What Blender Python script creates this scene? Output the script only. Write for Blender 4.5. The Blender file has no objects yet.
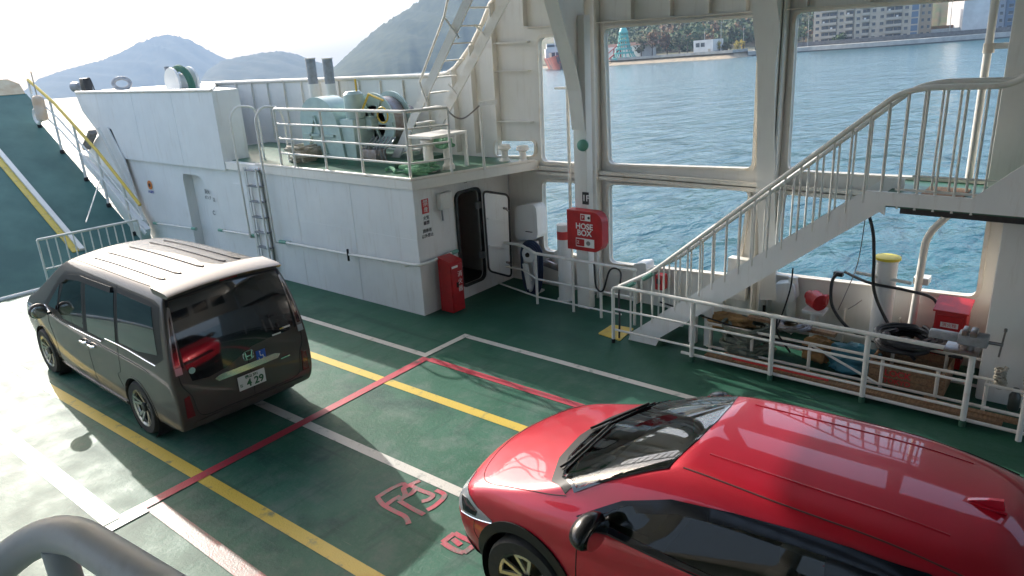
import bpy, bmesh, math, random
import numpy as np
from mathutils import Vector, Matrix
from mathutils.bvhtree import BVHTree
from mathutils.geometry import tessellate_polygon
random.seed(7)
HAZE = 0.00025
C = bpy.context.scene.collection
SC = bpy.context.scene
# ------------------------------------------------------------------ camera
YAW, ROLL, PITCH, CAMH, FPX = math.radians(50.2), math.radians(3.2), math.radians(18.6), 4.0, 730.0
_fw = Vector((math.sin(YAW)*math.cos(PITCH), math.cos(YAW)*math.cos(PITCH), -math.sin(PITCH)))
_rt = Vector((math.cos(YAW), -math.sin(YAW), 0)); _up = _rt.cross(_fw)
_R = _rt*math.cos(ROLL) - _up*math.sin(ROLL); _U = _up*math.cos(ROLL) + _rt*math.sin(ROLL)
CAM = Vector((0, 0, CAMH))
cd = bpy.data.cameras.new('camera'); co = bpy.data.objects.new('camera', cd); C.objects.link(co)
co.matrix_world = Matrix(((_R.x, _U.x, -_fw.x, CAM.x), (_R.y, _U.y, -_fw.y, CAM.y), (_R.z, _U.z, -_fw.z, CAM.z), (0, 0, 0, 1)))
cd.sensor_width = 36; cd.lens = FPX/1024*36; cd.clip_start = 0.05; cd.clip_end = 20000
SC.camera = co
def ray(x, y): return _fw*FPX + _R*(x-512) + _U*(288-y)
def P(x, y, X=None, Y=None, Z=None):
    """point of the photograph set down on a real plane of the ferry (metres)"""
    d = ray(x, y)
    t = (X-CAM.x)/d.x if X is not None else (Y-CAM.y)/d.y if Y is not None else (Z-CAM.z)/d.z
    return CAM + d*t
# ------------------------------------------------------------------ sky, sun, exposure
SUN_AZ, SUN_EL = math.radians(14.0), math.radians(28.2)      # azimuth clockwise from the bow (+Y)
w = bpy.data.worlds.new('World'); SC.world = w; w.use_nodes = True
nt = w.node_tree; nt.nodes.clear()
sky = nt.nodes.new('ShaderNodeTexSky'); sky.sky_type = 'NISHITA'; sky.sun_disc = False
sky.sun_elevation = SUN_EL; sky.sun_rotation = SUN_AZ; sky.air_density = 1.0; sky.dust_density = 3.0; sky.ozone_density = .5
bg = nt.nodes.new('ShaderNodeBackground'); bg.inputs[1].default_value = 0.15
out = nt.nodes.new('ShaderNodeOutputWorld'); nt.links.new(sky.outputs[0], bg.inputs[0]); nt.links.new(bg.outputs[0], out.inputs[0])
sl = bpy.data.lights.new('sun', 'SUN'); sl.energy = 2.5; sl.angle = math.radians(0.5); sl.color = (1, .955, .89)
so = bpy.data.objects.new('sun', sl); C.objects.link(so)
sd = Vector((math.sin(SUN_AZ)*math.cos(SUN_EL), math.cos(SUN_AZ)*math.cos(SUN_EL), math.sin(SUN_EL)))
so.rotation_euler = sd.to_track_quat('Z', 'Y').to_euler(); so.location = (0, 0, 60)
SC.view_settings.view_transform = 'Standard'; SC.view_settings.look = 'None'
SC.view_settings.exposure = 1.6; SC.view_settings.gamma = 1; SC.view_settings.use_curve_mapping = False
SC.cycles.volume_bounces = 0; SC.cycles.max_bounces = 7; SC.cycles.diffuse_bounces = 3; SC.cycles.glossy_bounces = 4
SC.cycles.transmission_bounces = 4; SC.cycles.transparent_max_bounces = 12

# ------------------------------------------------------------------ materials
def mat(name, col, rough=.5, metal=0, col2=None, ns=4.0, amt=.5, bump=0, bs=40., detail=5, coat=0, rough2=None, spec=None, stretch=None, ramp=(.35, .65), trans=0, ior=None):
    m = bpy.data.materials.new(name); m.use_nodes = True; n = m.node_tree; b = n.nodes['Principled BSDF']
    b.inputs['Base Color'].default_value = (*col, 1); b.inputs['Roughness'].default_value = rough; b.inputs['Metallic'].default_value = metal
    if coat: b.inputs['Coat Weight'].default_value = coat; b.inputs['Coat Roughness'].default_value = .03
    if spec is not None: b.inputs['Specular IOR Level'].default_value = spec
    if trans: b.inputs['Transmission Weight'].default_value = trans
    if ior: b.inputs['IOR'].default_value = ior
    tc = n.nodes.new('ShaderNodeTexCoord'); mp = n.nodes.new('ShaderNodeMapping'); n.links.new(tc.outputs['Object'], mp.inputs[0])
    if stretch: mp.inputs['Scale'].default_value = stretch
    if col2 is not None or rough2 is not None:
        nz = n.nodes.new('ShaderNodeTexNoise'); nz.inputs['Scale'].default_value = ns; nz.inputs['Detail'].default_value = detail; nz.inputs['Roughness'].default_value = .6
        n.links.new(mp.outputs[0], nz.inputs[0])
        r = n.nodes.new('ShaderNodeValToRGB'); r.color_ramp.elements[0].position = ramp[0]; r.color_ramp.elements[1].position = ramp[1]
        n.links.new(nz.outputs[0], r.inputs[0])
        if col2 is not None:
            mx = n.nodes.new('ShaderNodeMix'); mx.data_type = 'RGBA'; mx.inputs[6].default_value = (*col, 1); mx.inputs[7].default_value = (*[col[i]*(1-amt)+col2[i]*amt for i in range(3)], 1)
            n.links.new(r.outputs[0], mx.inputs[0]); n.links.new(mx.outputs[2], b.inputs['Base Color'])
        if rough2 is not None:
            mr = n.nodes.new('ShaderNodeMapRange'); mr.inputs[3].default_value = rough; mr.inputs[4].default_value = rough2
            n.links.new(r.outputs[0], mr.inputs[0]); n.links.new(mr.outputs[0], b.inputs['Roughness'])
    if bump:
        n2 = n.nodes.new('ShaderNodeTexNoise'); n2.inputs['Scale'].default_value = bs; n2.inputs['Detail'].default_value = 4
        n.links.new(mp.outputs[0], n2.inputs[0])
        bp = n.nodes.new('ShaderNodeBump'); bp.inputs['Strength'].default_value = bump; bp.inputs['Distance'].default_value = .02
        n.links.new(n2.outputs[0], bp.inputs['Height']); n.links.new(bp.outputs[0], b.inputs['Normal'])
    return m
def grimy(name, col, rough=.42, dirt=(.42, .33, .22), amt=.32, bump=.05):
    """gloss marine paint with broad tone changes and thin vertical rusty runs"""
    m = mat(name, col, rough, col2=[c*.92 for c in col], ns=1.3, amt=1, bump=bump, bs=2.2, rough2=rough+.15)
    n = m.node_tree; b = n.nodes['Principled BSDF']
    src = b.inputs['Base Color'].links[0].from_socket
    tc = n.nodes['Texture Coordinate']; mp = n.nodes.new('ShaderNodeMapping'); mp.inputs['Scale'].default_value = (5, 5, .55)
    n.links.new(tc.outputs['Object'], mp.inputs[0])
    nz = n.nodes.new('ShaderNodeTexNoise'); nz.inputs['Scale'].default_value = 2.6; nz.inputs['Detail'].default_value = 8; nz.inputs['Roughness'].default_value = .7
    n.links.new(mp.outputs[0], nz.inputs[0])
    r = n.nodes.new('ShaderNodeValToRGB'); r.color_ramp.elements[0].position = .55; r.color_ramp.elements[1].position = .76
    r.color_ramp.elements[1].color = (amt, amt, amt, 1); n.links.new(nz.outputs[0], r.inputs[0])
    mx = n.nodes.new('ShaderNodeMix'); mx.data_type = 'RGBA'; mx.inputs[7].default_value = (*dirt, 1)
    n.links.new(r.outputs[0], mx.inputs[0]); n.links.new(src, mx.inputs[6]); n.links.new(mx.outputs[2], b.inputs['Base Color'])
    return m
M = {}
M['white'] = grimy('white_marine_paint', (.82, .82, .80))
M['cream'] = grimy('cream_marine_paint', (.79, .77, .71), amt=.28)
M['rail'] = mat('rail_paint', (.72, .71, .66), .38, col2=(.45, .36, .25), ns=9, amt=.35, ramp=(.55, .75))
M['greyrail'] = mat('grey_rail_paint', (.50, .51, .53), .42, col2=(.42, .42, .43), ns=30, amt=.6, ramp=(.55, .7))
M['trim'] = mat('frame_trim_paint', (.74, .69, .6), .45, col2=(.5, .38, .24), ns=7, amt=.45, ramp=(.5, .75))
M['teal'] = mat('teal_machine_paint', (.46, .60, .57), .35, col2=(.36, .48, .46), ns=6, amt=.8, bump=.1)
M['greendeck'] = mat('green_upper_deck_paint', (.03, .13, .08), .45, col2=(.05, .09, .06), ns=5, amt=.7)
M['black'] = mat('black_rubber', (.015, .015, .016), .5, col2=(.04, .04, .04), ns=20, amt=.6)
M['dark'] = mat('dark_gap', (.008, .008, .009), .8)
M['steel'] = mat('worn_steel', (.28, .28, .29), .4, .8, col2=(.2, .12, .07), ns=12, amt=.6)
M['grey'] = mat('grey_paint', (.3, .32, .34), .4, col2=(.18, .18, .18), ns=14, amt=.6)
M['red'] = mat('red_box_paint', (.52, .018, .022), .38, col2=(.33, .012, .015), ns=5, amt=.8)
M['redtape'] = mat('red_paint', (.6, .05, .05), .5)
M['signwhite'] = mat('white_lettering', (.78, .76, .72), .6)
M['signdark'] = mat('dark_lettering', (.03, .03, .03), .6)
M['yellow'] = mat('yellow_paint', (.72, .50, .05), .5, col2=(.5, .36, .1), ns=9, amt=.6)
M['rope'] = mat('green_rope', (.10, .30, .17), .9, col2=(.25, .42, .27), ns=30, amt=.7, bump=.6, bs=120)
M['ropewhite'] = mat('pale_rope', (.5, .46, .38), .9, col2=(.3, .27, .2), ns=30, amt=.7, bump=.6, bs=120)
M['wood'] = mat('rough_wood', (.34, .21, .11), .8, col2=(.16, .09, .05), ns=6, amt=.8, stretch=(1, 8, 8), bump=.3)
M['orange'] = mat('tan_canvas', (.42, .24, .08), .8, col2=(.25, .14, .06), ns=7, amt=.8)
M['tarp'] = mat('blue_tarpaulin', (.05, .22, .28), .55, col2=(.03, .12, .16), ns=7, amt=.8, bump=.5, bs=9)
M['navy'] = mat('navy_hose', (.02, .035, .08), .5)
M['chrome'] = mat('chrome', (.75, .75, .76), .12, 1)
M['brass'] = mat('green_valve_paint', (.12, .32, .24), .4)

# ------------------------------------------------------------------ objects
def tag(o, label=None, cat=None, group=None, kind=None):
    if label: o['label'] = label
    if cat: o['category'] = cat
    if group: o['group'] = group
    if kind: o['kind'] = kind
    return o
def empty(name, loc=(0, 0, 0), rz=0, label=None, cat=None, group=None):
    o = bpy.data.objects.new(name, None); C.objects.link(o); o.location = loc; o.rotation_euler = (0, 0, rz); o.empty_display_size = .2
    return tag(o, label, cat, group)
class MB:
    """collects simple solids and links them as one mesh object"""
    def __init__(s): s.bm = bmesh.new()
    def box(s, a, b, bev=0):
        lo = [min(a[i], b[i]) for i in range(3)]; hi = [max(a[i], b[i]) for i in range(3)]
        t = bmesh.new()
        vs = [t.verts.new((x, y, z)) for x in (lo[0], hi[0]) for y in (lo[1], hi[1]) for z in (lo[2], hi[2])]
        for f in ((0, 1, 3, 2), (4, 6, 7, 5), (0, 4, 5, 1), (2, 3, 7, 6), (0, 2, 6, 4), (1, 5, 7, 3)): t.faces.new([vs[i] for i in f])
        if bev: bmesh.ops.bevel(t, geom=list(t.edges), offset=min(bev, .45*min(hi[i]-lo[i] for i in range(3))), segments=2, profile=.6, affect='EDGES')
        s.merge(t); return s
    def merge(s, t, mtx=None):
        if mtx is not None: bmesh.ops.transform(t, matrix=mtx, verts=t.verts)
        me = bpy.data.meshes.new('t'); t.to_mesh(me); t.free(); s.bm.from_mesh(me); bpy.data.meshes.remove(me); return s
    def tube(s, pts, r, seg=10, cap=True, closed=False, smooth_n=0):
        pts = [Vector(p) for p in pts]
        if smooth_n: pts = smooth_path(pts, smooth_n, closed)
        n = len(pts); rs = r if isinstance(r, (list, tuple)) else [r]*n
        rings = []; u = None
        for i, p in enumerate(pts):
            if closed: t = (pts[(i+1) % n]-pts[i-1])
            else: t = pts[min(i+1, n-1)]-pts[max(i-1, 0)]
            if t.length < 1e-9: t = Vector((0, 0, 1))
            t.normalize()
            if u is None: u = t.orthogonal().normalized()
            u = (u-t*u.dot(t)); u = u.normalized() if u.length > 1e-6 else t.orthogonal().normalized()
            v = t.cross(u)
            k = 1.0
            if 0 < i < n-1 or closed:
                a = (pts[i]-pts[i-1]).normalized(); b = (pts[(i+1) % n]-pts[i]).normalized(); k = 1/max(.5, math.cos(a.angle(b, 0)/2))
                k = min(k, 1.25)
            rings.append([s.bm.verts.new(p+(u*math.cos(2*math.pi*j/seg)+v*math.sin(2*math.pi*j/seg))*rs[i]*(k if seg > 4 else 1)) for j in range(seg)])
        m = n if closed else n-1
        for i in range(m):
            a = rings[i]; b = rings[(i+1) % n]
            for j in range(seg):
                f = s.bm.faces.new((a[j], a[(j+1) % seg], b[(j+1) % seg], b[j])); f.smooth = True
        if cap and not closed:
            s.bm.faces.new(rings[0][::-1]); s.bm.faces.new(rings[-1])
        return s
    def cyl(s, a, b, r, seg=20): return s.tube([a, b], r, seg)
    def bar(s, a, b, w, h, up=(0, 0, 1)):
        a = Vector(a); b = Vector(b); t = (b-a).normalized(); u = Vector(up); u = (u-t*u.dot(t))
        u = u.normalized() if u.length > 1e-5 else t.orthogonal().normalized(); v = t.cross(u)
        q = [[s.bm.verts.new(p+v*sx*w/2+u*sy*h/2) for sx, sy in ((-1, -1), (1, -1), (1, 1), (-1, 1))] for p in (a, b)]
        for j in range(4): s.bm.faces.new((q[0][j], q[0][(j+1) % 4], q[1][(j+1) % 4], q[1][j]))
        s.bm.faces.new(q[0][::-1]); s.bm.faces.new(q[1]); return s
    def prism(s, poly, vec, holes=()):
        """polygon (3-D points, holes allowed) pushed along vec"""
        vec = Vector(vec); loops = [[Vector(p) for p in poly]]+[[Vector(p) for p in h] for h in holes]
        flat = [p for l in loops for p in l]; tri = tessellate_polygon(loops)
        A = [s.bm.verts.new(p) for p in flat]; B = [s.bm.verts.new(p+vec) for p in flat]
        for t in tri:
            for L, tt in ((A, t), (B, t[::-1])):
                try: s.bm.faces.new([L[i] for i in tt])
                except ValueError: pass
        k = 0
        for l in loops:
            n = len(l)
            for i in range(n):
                try: s.bm.faces.new((A[k+i], A[k+(i+1) % n], B[k+(i+1) % n], B[k+i]))
                except ValueError: pass
            k += n
        return s
    def quad(s, *p):
        s.bm.faces.new([s.bm.verts.new(q) for q in p]); return s
    def lathe(s, prof, c, axis=(0, 0, 1), seg=24, cap=True):
        """prof = [(r, h)...] turned round axis through c"""
        ax = Vector(axis).normalized(); u = ax.orthogonal().normalized(); v = ax.cross(u); c = Vector(c)
        rings = [[s.bm.verts.new(c+ax*h+(u*math.cos(2*math.pi*j/seg)+v*math.sin(2*math.pi*j/seg))*max(r, .0004)) for j in range(seg)] for r, h in prof]
        for a, b in zip(rings, rings[1:]):
            for j in range(seg):
                f = s.bm.faces.new((a[j], a[(j+1) % seg], b[(j+1) % seg], b[j])); f.smooth = True
        if cap: s.bm.faces.new(rings[0][::-1]); s.bm.faces.new(rings[-1])
        return s
    def build(s, name, m, parent=None, flat=False, loc=None):
        bmesh.ops.recalc_face_normals(s.bm, faces=s.bm.faces)
        me = bpy.data.meshes.new(name); s.bm.to_mesh(me); s.bm.free(); me.materials.append(m)
        o = bpy.data.objects.new(name, me); C.objects.link(o)
        if parent is not None:
            o.parent = parent
            if isinstance(parent, bpy.types.Object) and parent.type == 'EMPTY' and not loc: pass
        if not flat:
            try: me.shade_smooth() ; me.set_sharp_from_angle(angle=math.radians(35))
            except Exception: pass
        return o
def world_parent(o, parent):
    """child built in world coordinates under a thing standing elsewhere"""
    o.parent = parent; o.matrix_parent_inverse = parent_matrix(parent).inverted(); return o
def parent_matrix(o):
    m = Matrix.LocRotScale(o.location, o.rotation_euler, o.scale)
    return (parent_matrix(o.parent) @ o.matrix_parent_inverse @ m) if o.parent else m
def part(mb, name, m, parent, label=None):
    o = mb.build(name, m); world_parent(o, parent)
    if label: o['label'] = label
    return o
def smooth_path(p, n=6, closed=False):
    out = []; N = len(p); m = N if closed else N-1
    for i in range(m):
        if closed: a, b, c, d = p[i-1], p[i], p[(i+1) % N], p[(i+2) % N]
        else: a, b, c, d = p[max(i-1, 0)], p[i], p[i+1], p[min(i+2, N-1)]
        for k in range(n):
            t = k/n; out.append(.5*((2*b)+(c-a)*t+(2*a-5*b+4*c-d)*t*t+(3*b-a-3*c+d)*t**3))
    if not closed: out.append(p[-1])
    return out
def fillet(pts, r=.08, n=5):
    pts = [Vector(p) for p in pts]; out = [pts[0]]
    for a, b, c in zip(pts, pts[1:], pts[2:]):
        d1 = (a-b); d2 = (c-b); rr = min(r, d1.length*.45, d2.length*.45); s = b+d1.normalized()*rr; e = b+d2.normalized()*rr
        for k in range(n+1):
            t = k/n; out.append(s*(1-t)**2+b*2*t*(1-t)+e*t*t)
    out.append(pts[-1]); return out
def rrect(u0, v0, u1, v1, r, n=5):
    o = []
    for cx, cy, a0 in ((u1-r, v1-r, 0), (u0+r, v1-r, 90), (u0+r, v0+r, 180), (u1-r, v0+r, 270)):
        for k in range(n+1):
            a = math.radians(a0+90*k/n); o.append((cx+r*math.cos(a), cy+r*math.sin(a)))
    return o
def rquad(q, r=.08, n=5):
    """rounded quadrilateral from four 3-D corners"""
    q = [Vector(p) for p in q]; o = []
    for i in range(4):
        a, b, c = q[i-1], q[i], q[(i+1) % 4]; s = b+(a-b).normalized()*r; e = b+(c-b).normalized()*r
        for k in range(n+1):
            t = k/n; o.append(s*(1-t)**2+b*2*t*(1-t)+e*t*t)
    return o
def text(body, size, origin, right, up, m, name, parent, depth=.0015, align='CENTER', shear=0, weight=.0):
    cu = bpy.data.curves.new('t', 'FONT'); cu.body = body; cu.size = size; cu.extrude = depth; cu.align_x = align; cu.align_y = 'CENTER'; cu.offset = weight
    t = bpy.data.objects.new('t', cu); C.objects.link(t)
    dg = bpy.context.evaluated_depsgraph_get(); dg.update(); me = bpy.data.meshes.new_from_object(t.evaluated_get(dg)); bpy.data.objects.remove(t)
    r = Vector(right).normalized(); u = Vector(up); u = (u-r*u.dot(r)).normalized(); n = r.cross(u); o0 = Vector(origin)
    me.transform(Matrix(((r.x, u.x, n.x, o0.x), (r.y, u.y, n.y, o0.y), (r.z, u.z, n.z, o0.z), (0, 0, 0, 1))))
    me.materials.clear(); me.materials.append(m)
    o = bpy.data.objects.new(name, me); C.objects.link(o)
    if parent is not None: world_parent(o, parent)
    return o
# ------------------------------------------------------------------ sea and far shore (the ferry heels about two degrees, so they lie in a frame of their own)
HA, HB = ray(55, 97).normalized(), ray(880, 32).normalized()
SN = HB.cross(HA).normalized()
if SN.z < 0: SN = -SN
SEAH = 6.0
SO = CAM-SN*SEAH                                                  # point of the sea under the camera
EY = (Vector((math.sin(YAW), math.cos(YAW), 0))); EY = (EY-SN*EY.dot(SN)).normalized(); EX = EY.cross(SN)
def S(px, dist, h=0.0):
    """sea-frame point: bearing of picture column px at the horizon, distance and height above the water"""
    yh = 97+(px-55)*(32-97)/(880-55); d = ray(px, yh); d = (d-SN*d.dot(SN)).normalized()
    return SO+d*dist+SN*h
def W(px, py):
    d = ray(px, py); t = (SO-CAM).dot(SN)/d.dot(SN); return CAM+d*t
def wd(px, py): return (W(px, py)-SO).length
def hz(px): return 97+(px-55)*(32-97)/(880-55)
def hgt(px, py, dist): return SEAH+dist*(hz(px)-py)/FPX
# water
wm = bpy.data.materials.new('sea_water'); wm.use_nodes = True; n = wm.node_tree; b = n.nodes['Principled BSDF']
b.inputs['Base Color'].default_value = (.012, .085, .105, 1); b.inputs['Roughness'].default_value = .14; b.inputs['IOR'].default_value = 1.33
tc = n.nodes.new('ShaderNodeTexCoord'); prev = None
for sc_, st, ds, dt, seed in ((.13, .9, .8, 3, 0), (.5, .9, .34, 6, 3), (2.0, .8, .045, 4, 9)):
    mp = n.nodes.new('ShaderNodeMapping'); mp.inputs['Scale'].default_value = (1, 1.9, 1); mp.inputs['Rotation'].default_value = (0, 0, .5); mp.inputs['Location'].default_value = (seed, 0, 0)
    n.links.new(tc.outputs['Object'], mp.inputs[0])
    nz = n.nodes.new('ShaderNodeTexNoise'); nz.inputs['Scale'].default_value = sc_; nz.inputs['Detail'].default_value = dt; nz.inputs['Distortion'].default_value = .4
    n.links.new(mp.outputs[0], nz.inputs[0])
    bp = n.nodes.new('ShaderNodeBump'); bp.inputs['Strength'].default_value = st; bp.inputs['Distance'].default_value = ds
    n.links.new(nz.outputs[0], bp.inputs['Height'])
    if prev: n.links.new(prev.outputs[0], bp.inputs['Normal'])
    prev = bp
n.links.new(prev.outputs[0], b.inputs['Normal'])
nz = n.nodes.new('ShaderNodeTexNoise'); nz.inputs['Scale'].default_value = .02; nz.inputs['Detail'].default_value = 5; n.links.new(tc.outputs['Object'], nz.inputs[0])
mx = n.nodes.new('ShaderNodeMix'); mx.data_type = 'RGBA'; mx.inputs[6].default_value = (.005, .065, .085, 1); mx.inputs[7].default_value = (.011, .105, .120, 1)
n.links.new(nz.outputs[0], mx.inputs[0]); n.links.new(mx.outputs[2], b.inputs['Base Color'])
mb = MB(); L = 6200
me_pts = [SO+EX*x*L+EY*y*L for x, y in ((-1, -1), (1, -1), (1, 1), (-1, 1))]
mb.quad(*me_pts); sea = mb.build('sea', wm); tag(sea, kind='structure')
# hills
def hillmat(name, a, b_, sc=.012):
    return mat(name, a, .95, col2=b_, ns=sc, amt=1, detail=9, bump=.0, spec=.1)
def hill(name, outline, D, depth, m, seed=1, rough=.04, steps=16):
    """ridge following a skyline, rising from the water and falling away behind"""
    rnd = random.Random(seed); mbx = MB(); cols = []
    xs = np.array([p[0] for p in outline], float); ys = np.array([p[1] for p in outline], float)
    N = max(40, int((xs[-1]-xs[0])/1.6)); px = np.linspace(xs[0], xs[-1], N); py = np.interp(px, xs, ys)
    ph = [rnd.uniform(0, 6.28) for _ in range(12)]
    for i in range(N):
        H = max(1.0, hgt(px[i], py[i], D)); col = []
        wob = sum(math.sin(px[i]*f_+ph[k])/f_ for k, f_ in enumerate((.05, .11, .23, .47)))
        for j in range(steps*2+1):
            t = j/steps-1                       # -1 shore, 0 ridge, 1 back
            prof = (1-abs(t))**.85 if abs(t) < 1 else 0
            hh = H*prof*(1+rough*(1-prof)*3*math.sin(px[i]*.13+ph[5]+j)+rough*math.sin(px[i]*.31+j*1.7+ph[6])*(prof < .98))
            hh += H*rough*.10*rnd.uniform(-1, 1)*(0 < prof < .97) + (H*.022*rnd.uniform(-1, 1) if t == 0 else 0)
            col.append(mbx.bm.verts.new(S(px[i], D+depth*t+wob*D*.0006*(1-prof), hh-(.6 if prof == 0 else 0))))
        cols.append(col)
    for a, c in zip(cols, cols[1:]):
        for j in range(steps*2): mbx.bm.faces.new((a[j], c[j], c[j+1], a[j+1]))
    return mbx.build(name, m)
hm1 = hillmat('far_forest', (.012, .035, .022), (.07, .075, .045), .02)
hm2 = hillmat('near_forest', (.008, .030, .020), (.050, .068, .035), .045)
tag(hill('far_mountain', [(20, 96), (45, 82), (75, 74), (110, 66), (135, 57), (150, 50), (168, 45), (183, 43), (196, 46), (215, 55), (232, 63), (260, 70), (300, 78), (330, 84)], 4300, 700, hm1, 3), kind='structure')
tag(hill('low_hill', [(195, 88), (208, 74), (225, 64), (245, 60), (262, 57), (285, 54), (300, 57), (318, 63), (345, 70), (390, 76), (430, 84)], 2900, 500, hm1, 4), kind='structure')
tag(hill('great_hill', [(322, 82), (335, 68), (348, 58), (365, 45), (382, 33), (405, 20), (425, 9), (440, 1), (460, -14), (485, -22), (520, -10), (545, 12), (570, 30), (600, 46), (612, 52)], 1700, 480, hm2, 5), kind='structure')

# ---- shore: low land behind a sea wall, following the waterline seen through the windows
WL = [(520, 69.5), (560, 67.5), (612, 65.5), (660, 62.5), (733, 58.2), (760, 55.2), (800, 52.3), (860, 48.5), (905, 45.5), (950, 42.2), (1018, 37), (1080, 32.5), (1140, 28)]
def wl(px):
    return float(np.interp(px, [p[0] for p in WL], [p[1] for p in WL]))
def D0(px): return wd(px, wl(px))
landm = mat('shore_ground', (.16, .13, .09), .9, col2=(.08, .10, .04), ns=.15, amt=1)
concm = mat('sea_wall_concrete', (.42, .41, .38), .8, col2=(.28, .27, .25), ns=.4, amt=.9)
sandm = mat('sand', (.38, .30, .2), .9, col2=(.25, .2, .14), ns=.4, amt=.8)
darkc = mat('wet_concrete', (.06, .06, .055), .6)
mb = MB(); rows = []
for px in np.linspace(520, 1140, 60):
    d = D0(px); rows.append([mb.bm.verts.new(S(px, d+a, h)) for a, h in ((3.2, 2.2), (30, 2.6), (70, 4), (100, 10), (160, 22), (320, 40), (320, -1))])
for a, c in zip(rows, rows[1:]):
    for j in range(6): mb.bm.faces.new((a[j], c[j], c[j+1], a[j+1]))
tag(mb.build('shore_land', landm), kind='structure')
def wallstrip(x0, x1, prof, m, name, n=30):
    mb = MB(); rows = []
    for px in np.linspace(x0, x1, n):
        d = D0(px); rows.append([mb.bm.verts.new(S(px, d+a, h)) for a, h in prof])
    for a, c in zip(rows, rows[1:]):
        for j in range(len(prof)-1): mb.bm.faces.new((a[j], c[j], c[j+1], a[j+1]))
    return mb.build(name, m)
q = empty('sea_wall', S(880, D0(880)), label='long pale concrete sea wall in front of the apartment blocks', cat='sea wall')
o = wallstrip(748, 1140, [(0, .45), (.3, 2.1), (.9, 2.2), (3.4, 2.25)], concm, 'wall_face'); world_parent(o, q)
o = wallstrip(748, 1140, [(-.4, -1), (-.4, .45), (.3, .5)], darkc, 'tide_line'); world_parent(o, q)
tag(wallstrip(520, 752, [(-4, -.5), (0, .3), (3, 1.2), (6, 2.3)], sandm, 'beach'), kind='structure')
o = wallstrip(600, 748, [(5.6, 2.2), (5.6, 3.4), (6.1, 3.4), (6.1, 2.2)], concm, 'low_wall'); tag(o, 'low grey wall running above the sandy beach', 'wall')
o = wallstrip(755, 1140, [(9, 2.3), (9, 4.1), (9.4, 4.1), (9.4, 2.2)], mat('dark_fence', (.12, .11, .11), .8, col2=(.2, .19, .18), ns=.8, amt=.8), 'road_barrier'); tag(o, 'dark barrier along the road behind the pale sea wall', 'barrier')

# ---- trees on the shore
def leafmat(name, a, b_): return mat(name, a, .85, col2=b_, ns=.6, amt=1, detail=3)
LM = {'green': leafmat('green_leaves', (.035, .075, .025), (.075, .11, .04)), 'autumn': leafmat('autumn_leaves', (.20, .085, .035), (.10, .085, .03)),
      'yellow': leafmat('yellow_leaves', (.45, .33, .04), (.3, .25, .04)), 'olive': leafmat('olive_leaves', (.09, .09, .035), (.05, .065, .025))}
trunkm = mat('bark', (.09, .065, .045), .9)
def crown(mb, base, hgt_, rad, n, rnd, leaf=.8):
    cl = [(rnd.uniform(-.6, .6)*rad, rnd.uniform(-.6, .6)*rad, rnd.uniform(.35, .95)*hgt_, rnd.uniform(.3, .55)*rad) for _ in range(9)]
    for _ in range(n):
        cx, cy, cz, cr = rnd.choice(cl)
        v = Vector((rnd.gauss(0, 1), rnd.gauss(0, 1), rnd.gauss(0, 1))).normalized()*cr*rnd.uniform(.6, 1.1)
        c = base+EX*(cx+v.x)+EY*(cy+v.y)+SN*(cz+v.z)
        a = Vector((rnd.gauss(0, 1), rnd.gauss(0, 1), rnd.gauss(0, 1))).normalized(); b2 = a.orthogonal().normalized(); l = leaf*rnd.uniform(.6, 1.4)
        mb.bm.faces.new([mb.bm.verts.new(c+a*l), mb.bm.verts.new(c+b2*l*.7), mb.bm.verts.new(c-a*l), mb.bm.verts.new(c-b2*l*.7)])
def tree(px, back, h, rad, kind, label, seed, base=2.6, n=260):
    rnd = random.Random(seed); b0 = S(px, D0(px)+back, base-.3)
    t = empty('tree', b0, label=label, cat='tree', group='trees on the far shore')
    mb = MB(); mb.tube([b0, b0+SN*h*.35+EX*.2, b0+SN*h*.8], [.3, .22, .08], 6)
    for k in range(3):
        a = rnd.uniform(0, 6.28); mb.tube([b0+SN*h*.35, b0+SN*h*.65+EX*math.cos(a)*rad*.6+EY*math.sin(a)*rad*.6], [.14, .05], 5)
    part(mb, 'trunk', trunkm, t)
    mb = MB(); crown(mb, b0, h, rad, n, rnd, leaf=rad*.2); part(mb, 'crown', LM[kind], t)
# wood: one uncountable mass up the slope behind
rnd = random.Random(11)
for kind, cnt, x0, x1, nm in (('green', 700, 600, 1100, 'far_wood'), ('autumn', 170, 640, 960, 'autumn_wood'), ('olive', 300, 600, 1100, 'scrub_wood')):
    mb = MB()
    for i in range(cnt):
        px = rnd.uniform(x0, x1); bk = rnd.uniform(60, 240); d = D0(px)+bk
        gh = float(np.interp(bk, (3, 30, 70, 100, 160, 320), (2.2, 2.6, 4, 10, 22, 40)))
        if px > 925: bk = max(bk, 85)
        H = rnd.uniform(7, 13)
        if px < 640: H *= .55
        crown(mb, S(px, d, gh-1), H, rnd.uniform(3, 5.5), 46, rnd, leaf=1.3)
    tag(mb.build(nm, LM[kind], flat=True), {'green': 'dark evergreen wood rising behind the far buildings', 'autumn': 'rust brown autumn trees scattered through the far wood', 'olive': 'olive brown scrub at the foot of the far wood'}[kind], 'wood', kind='stuff')
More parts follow.
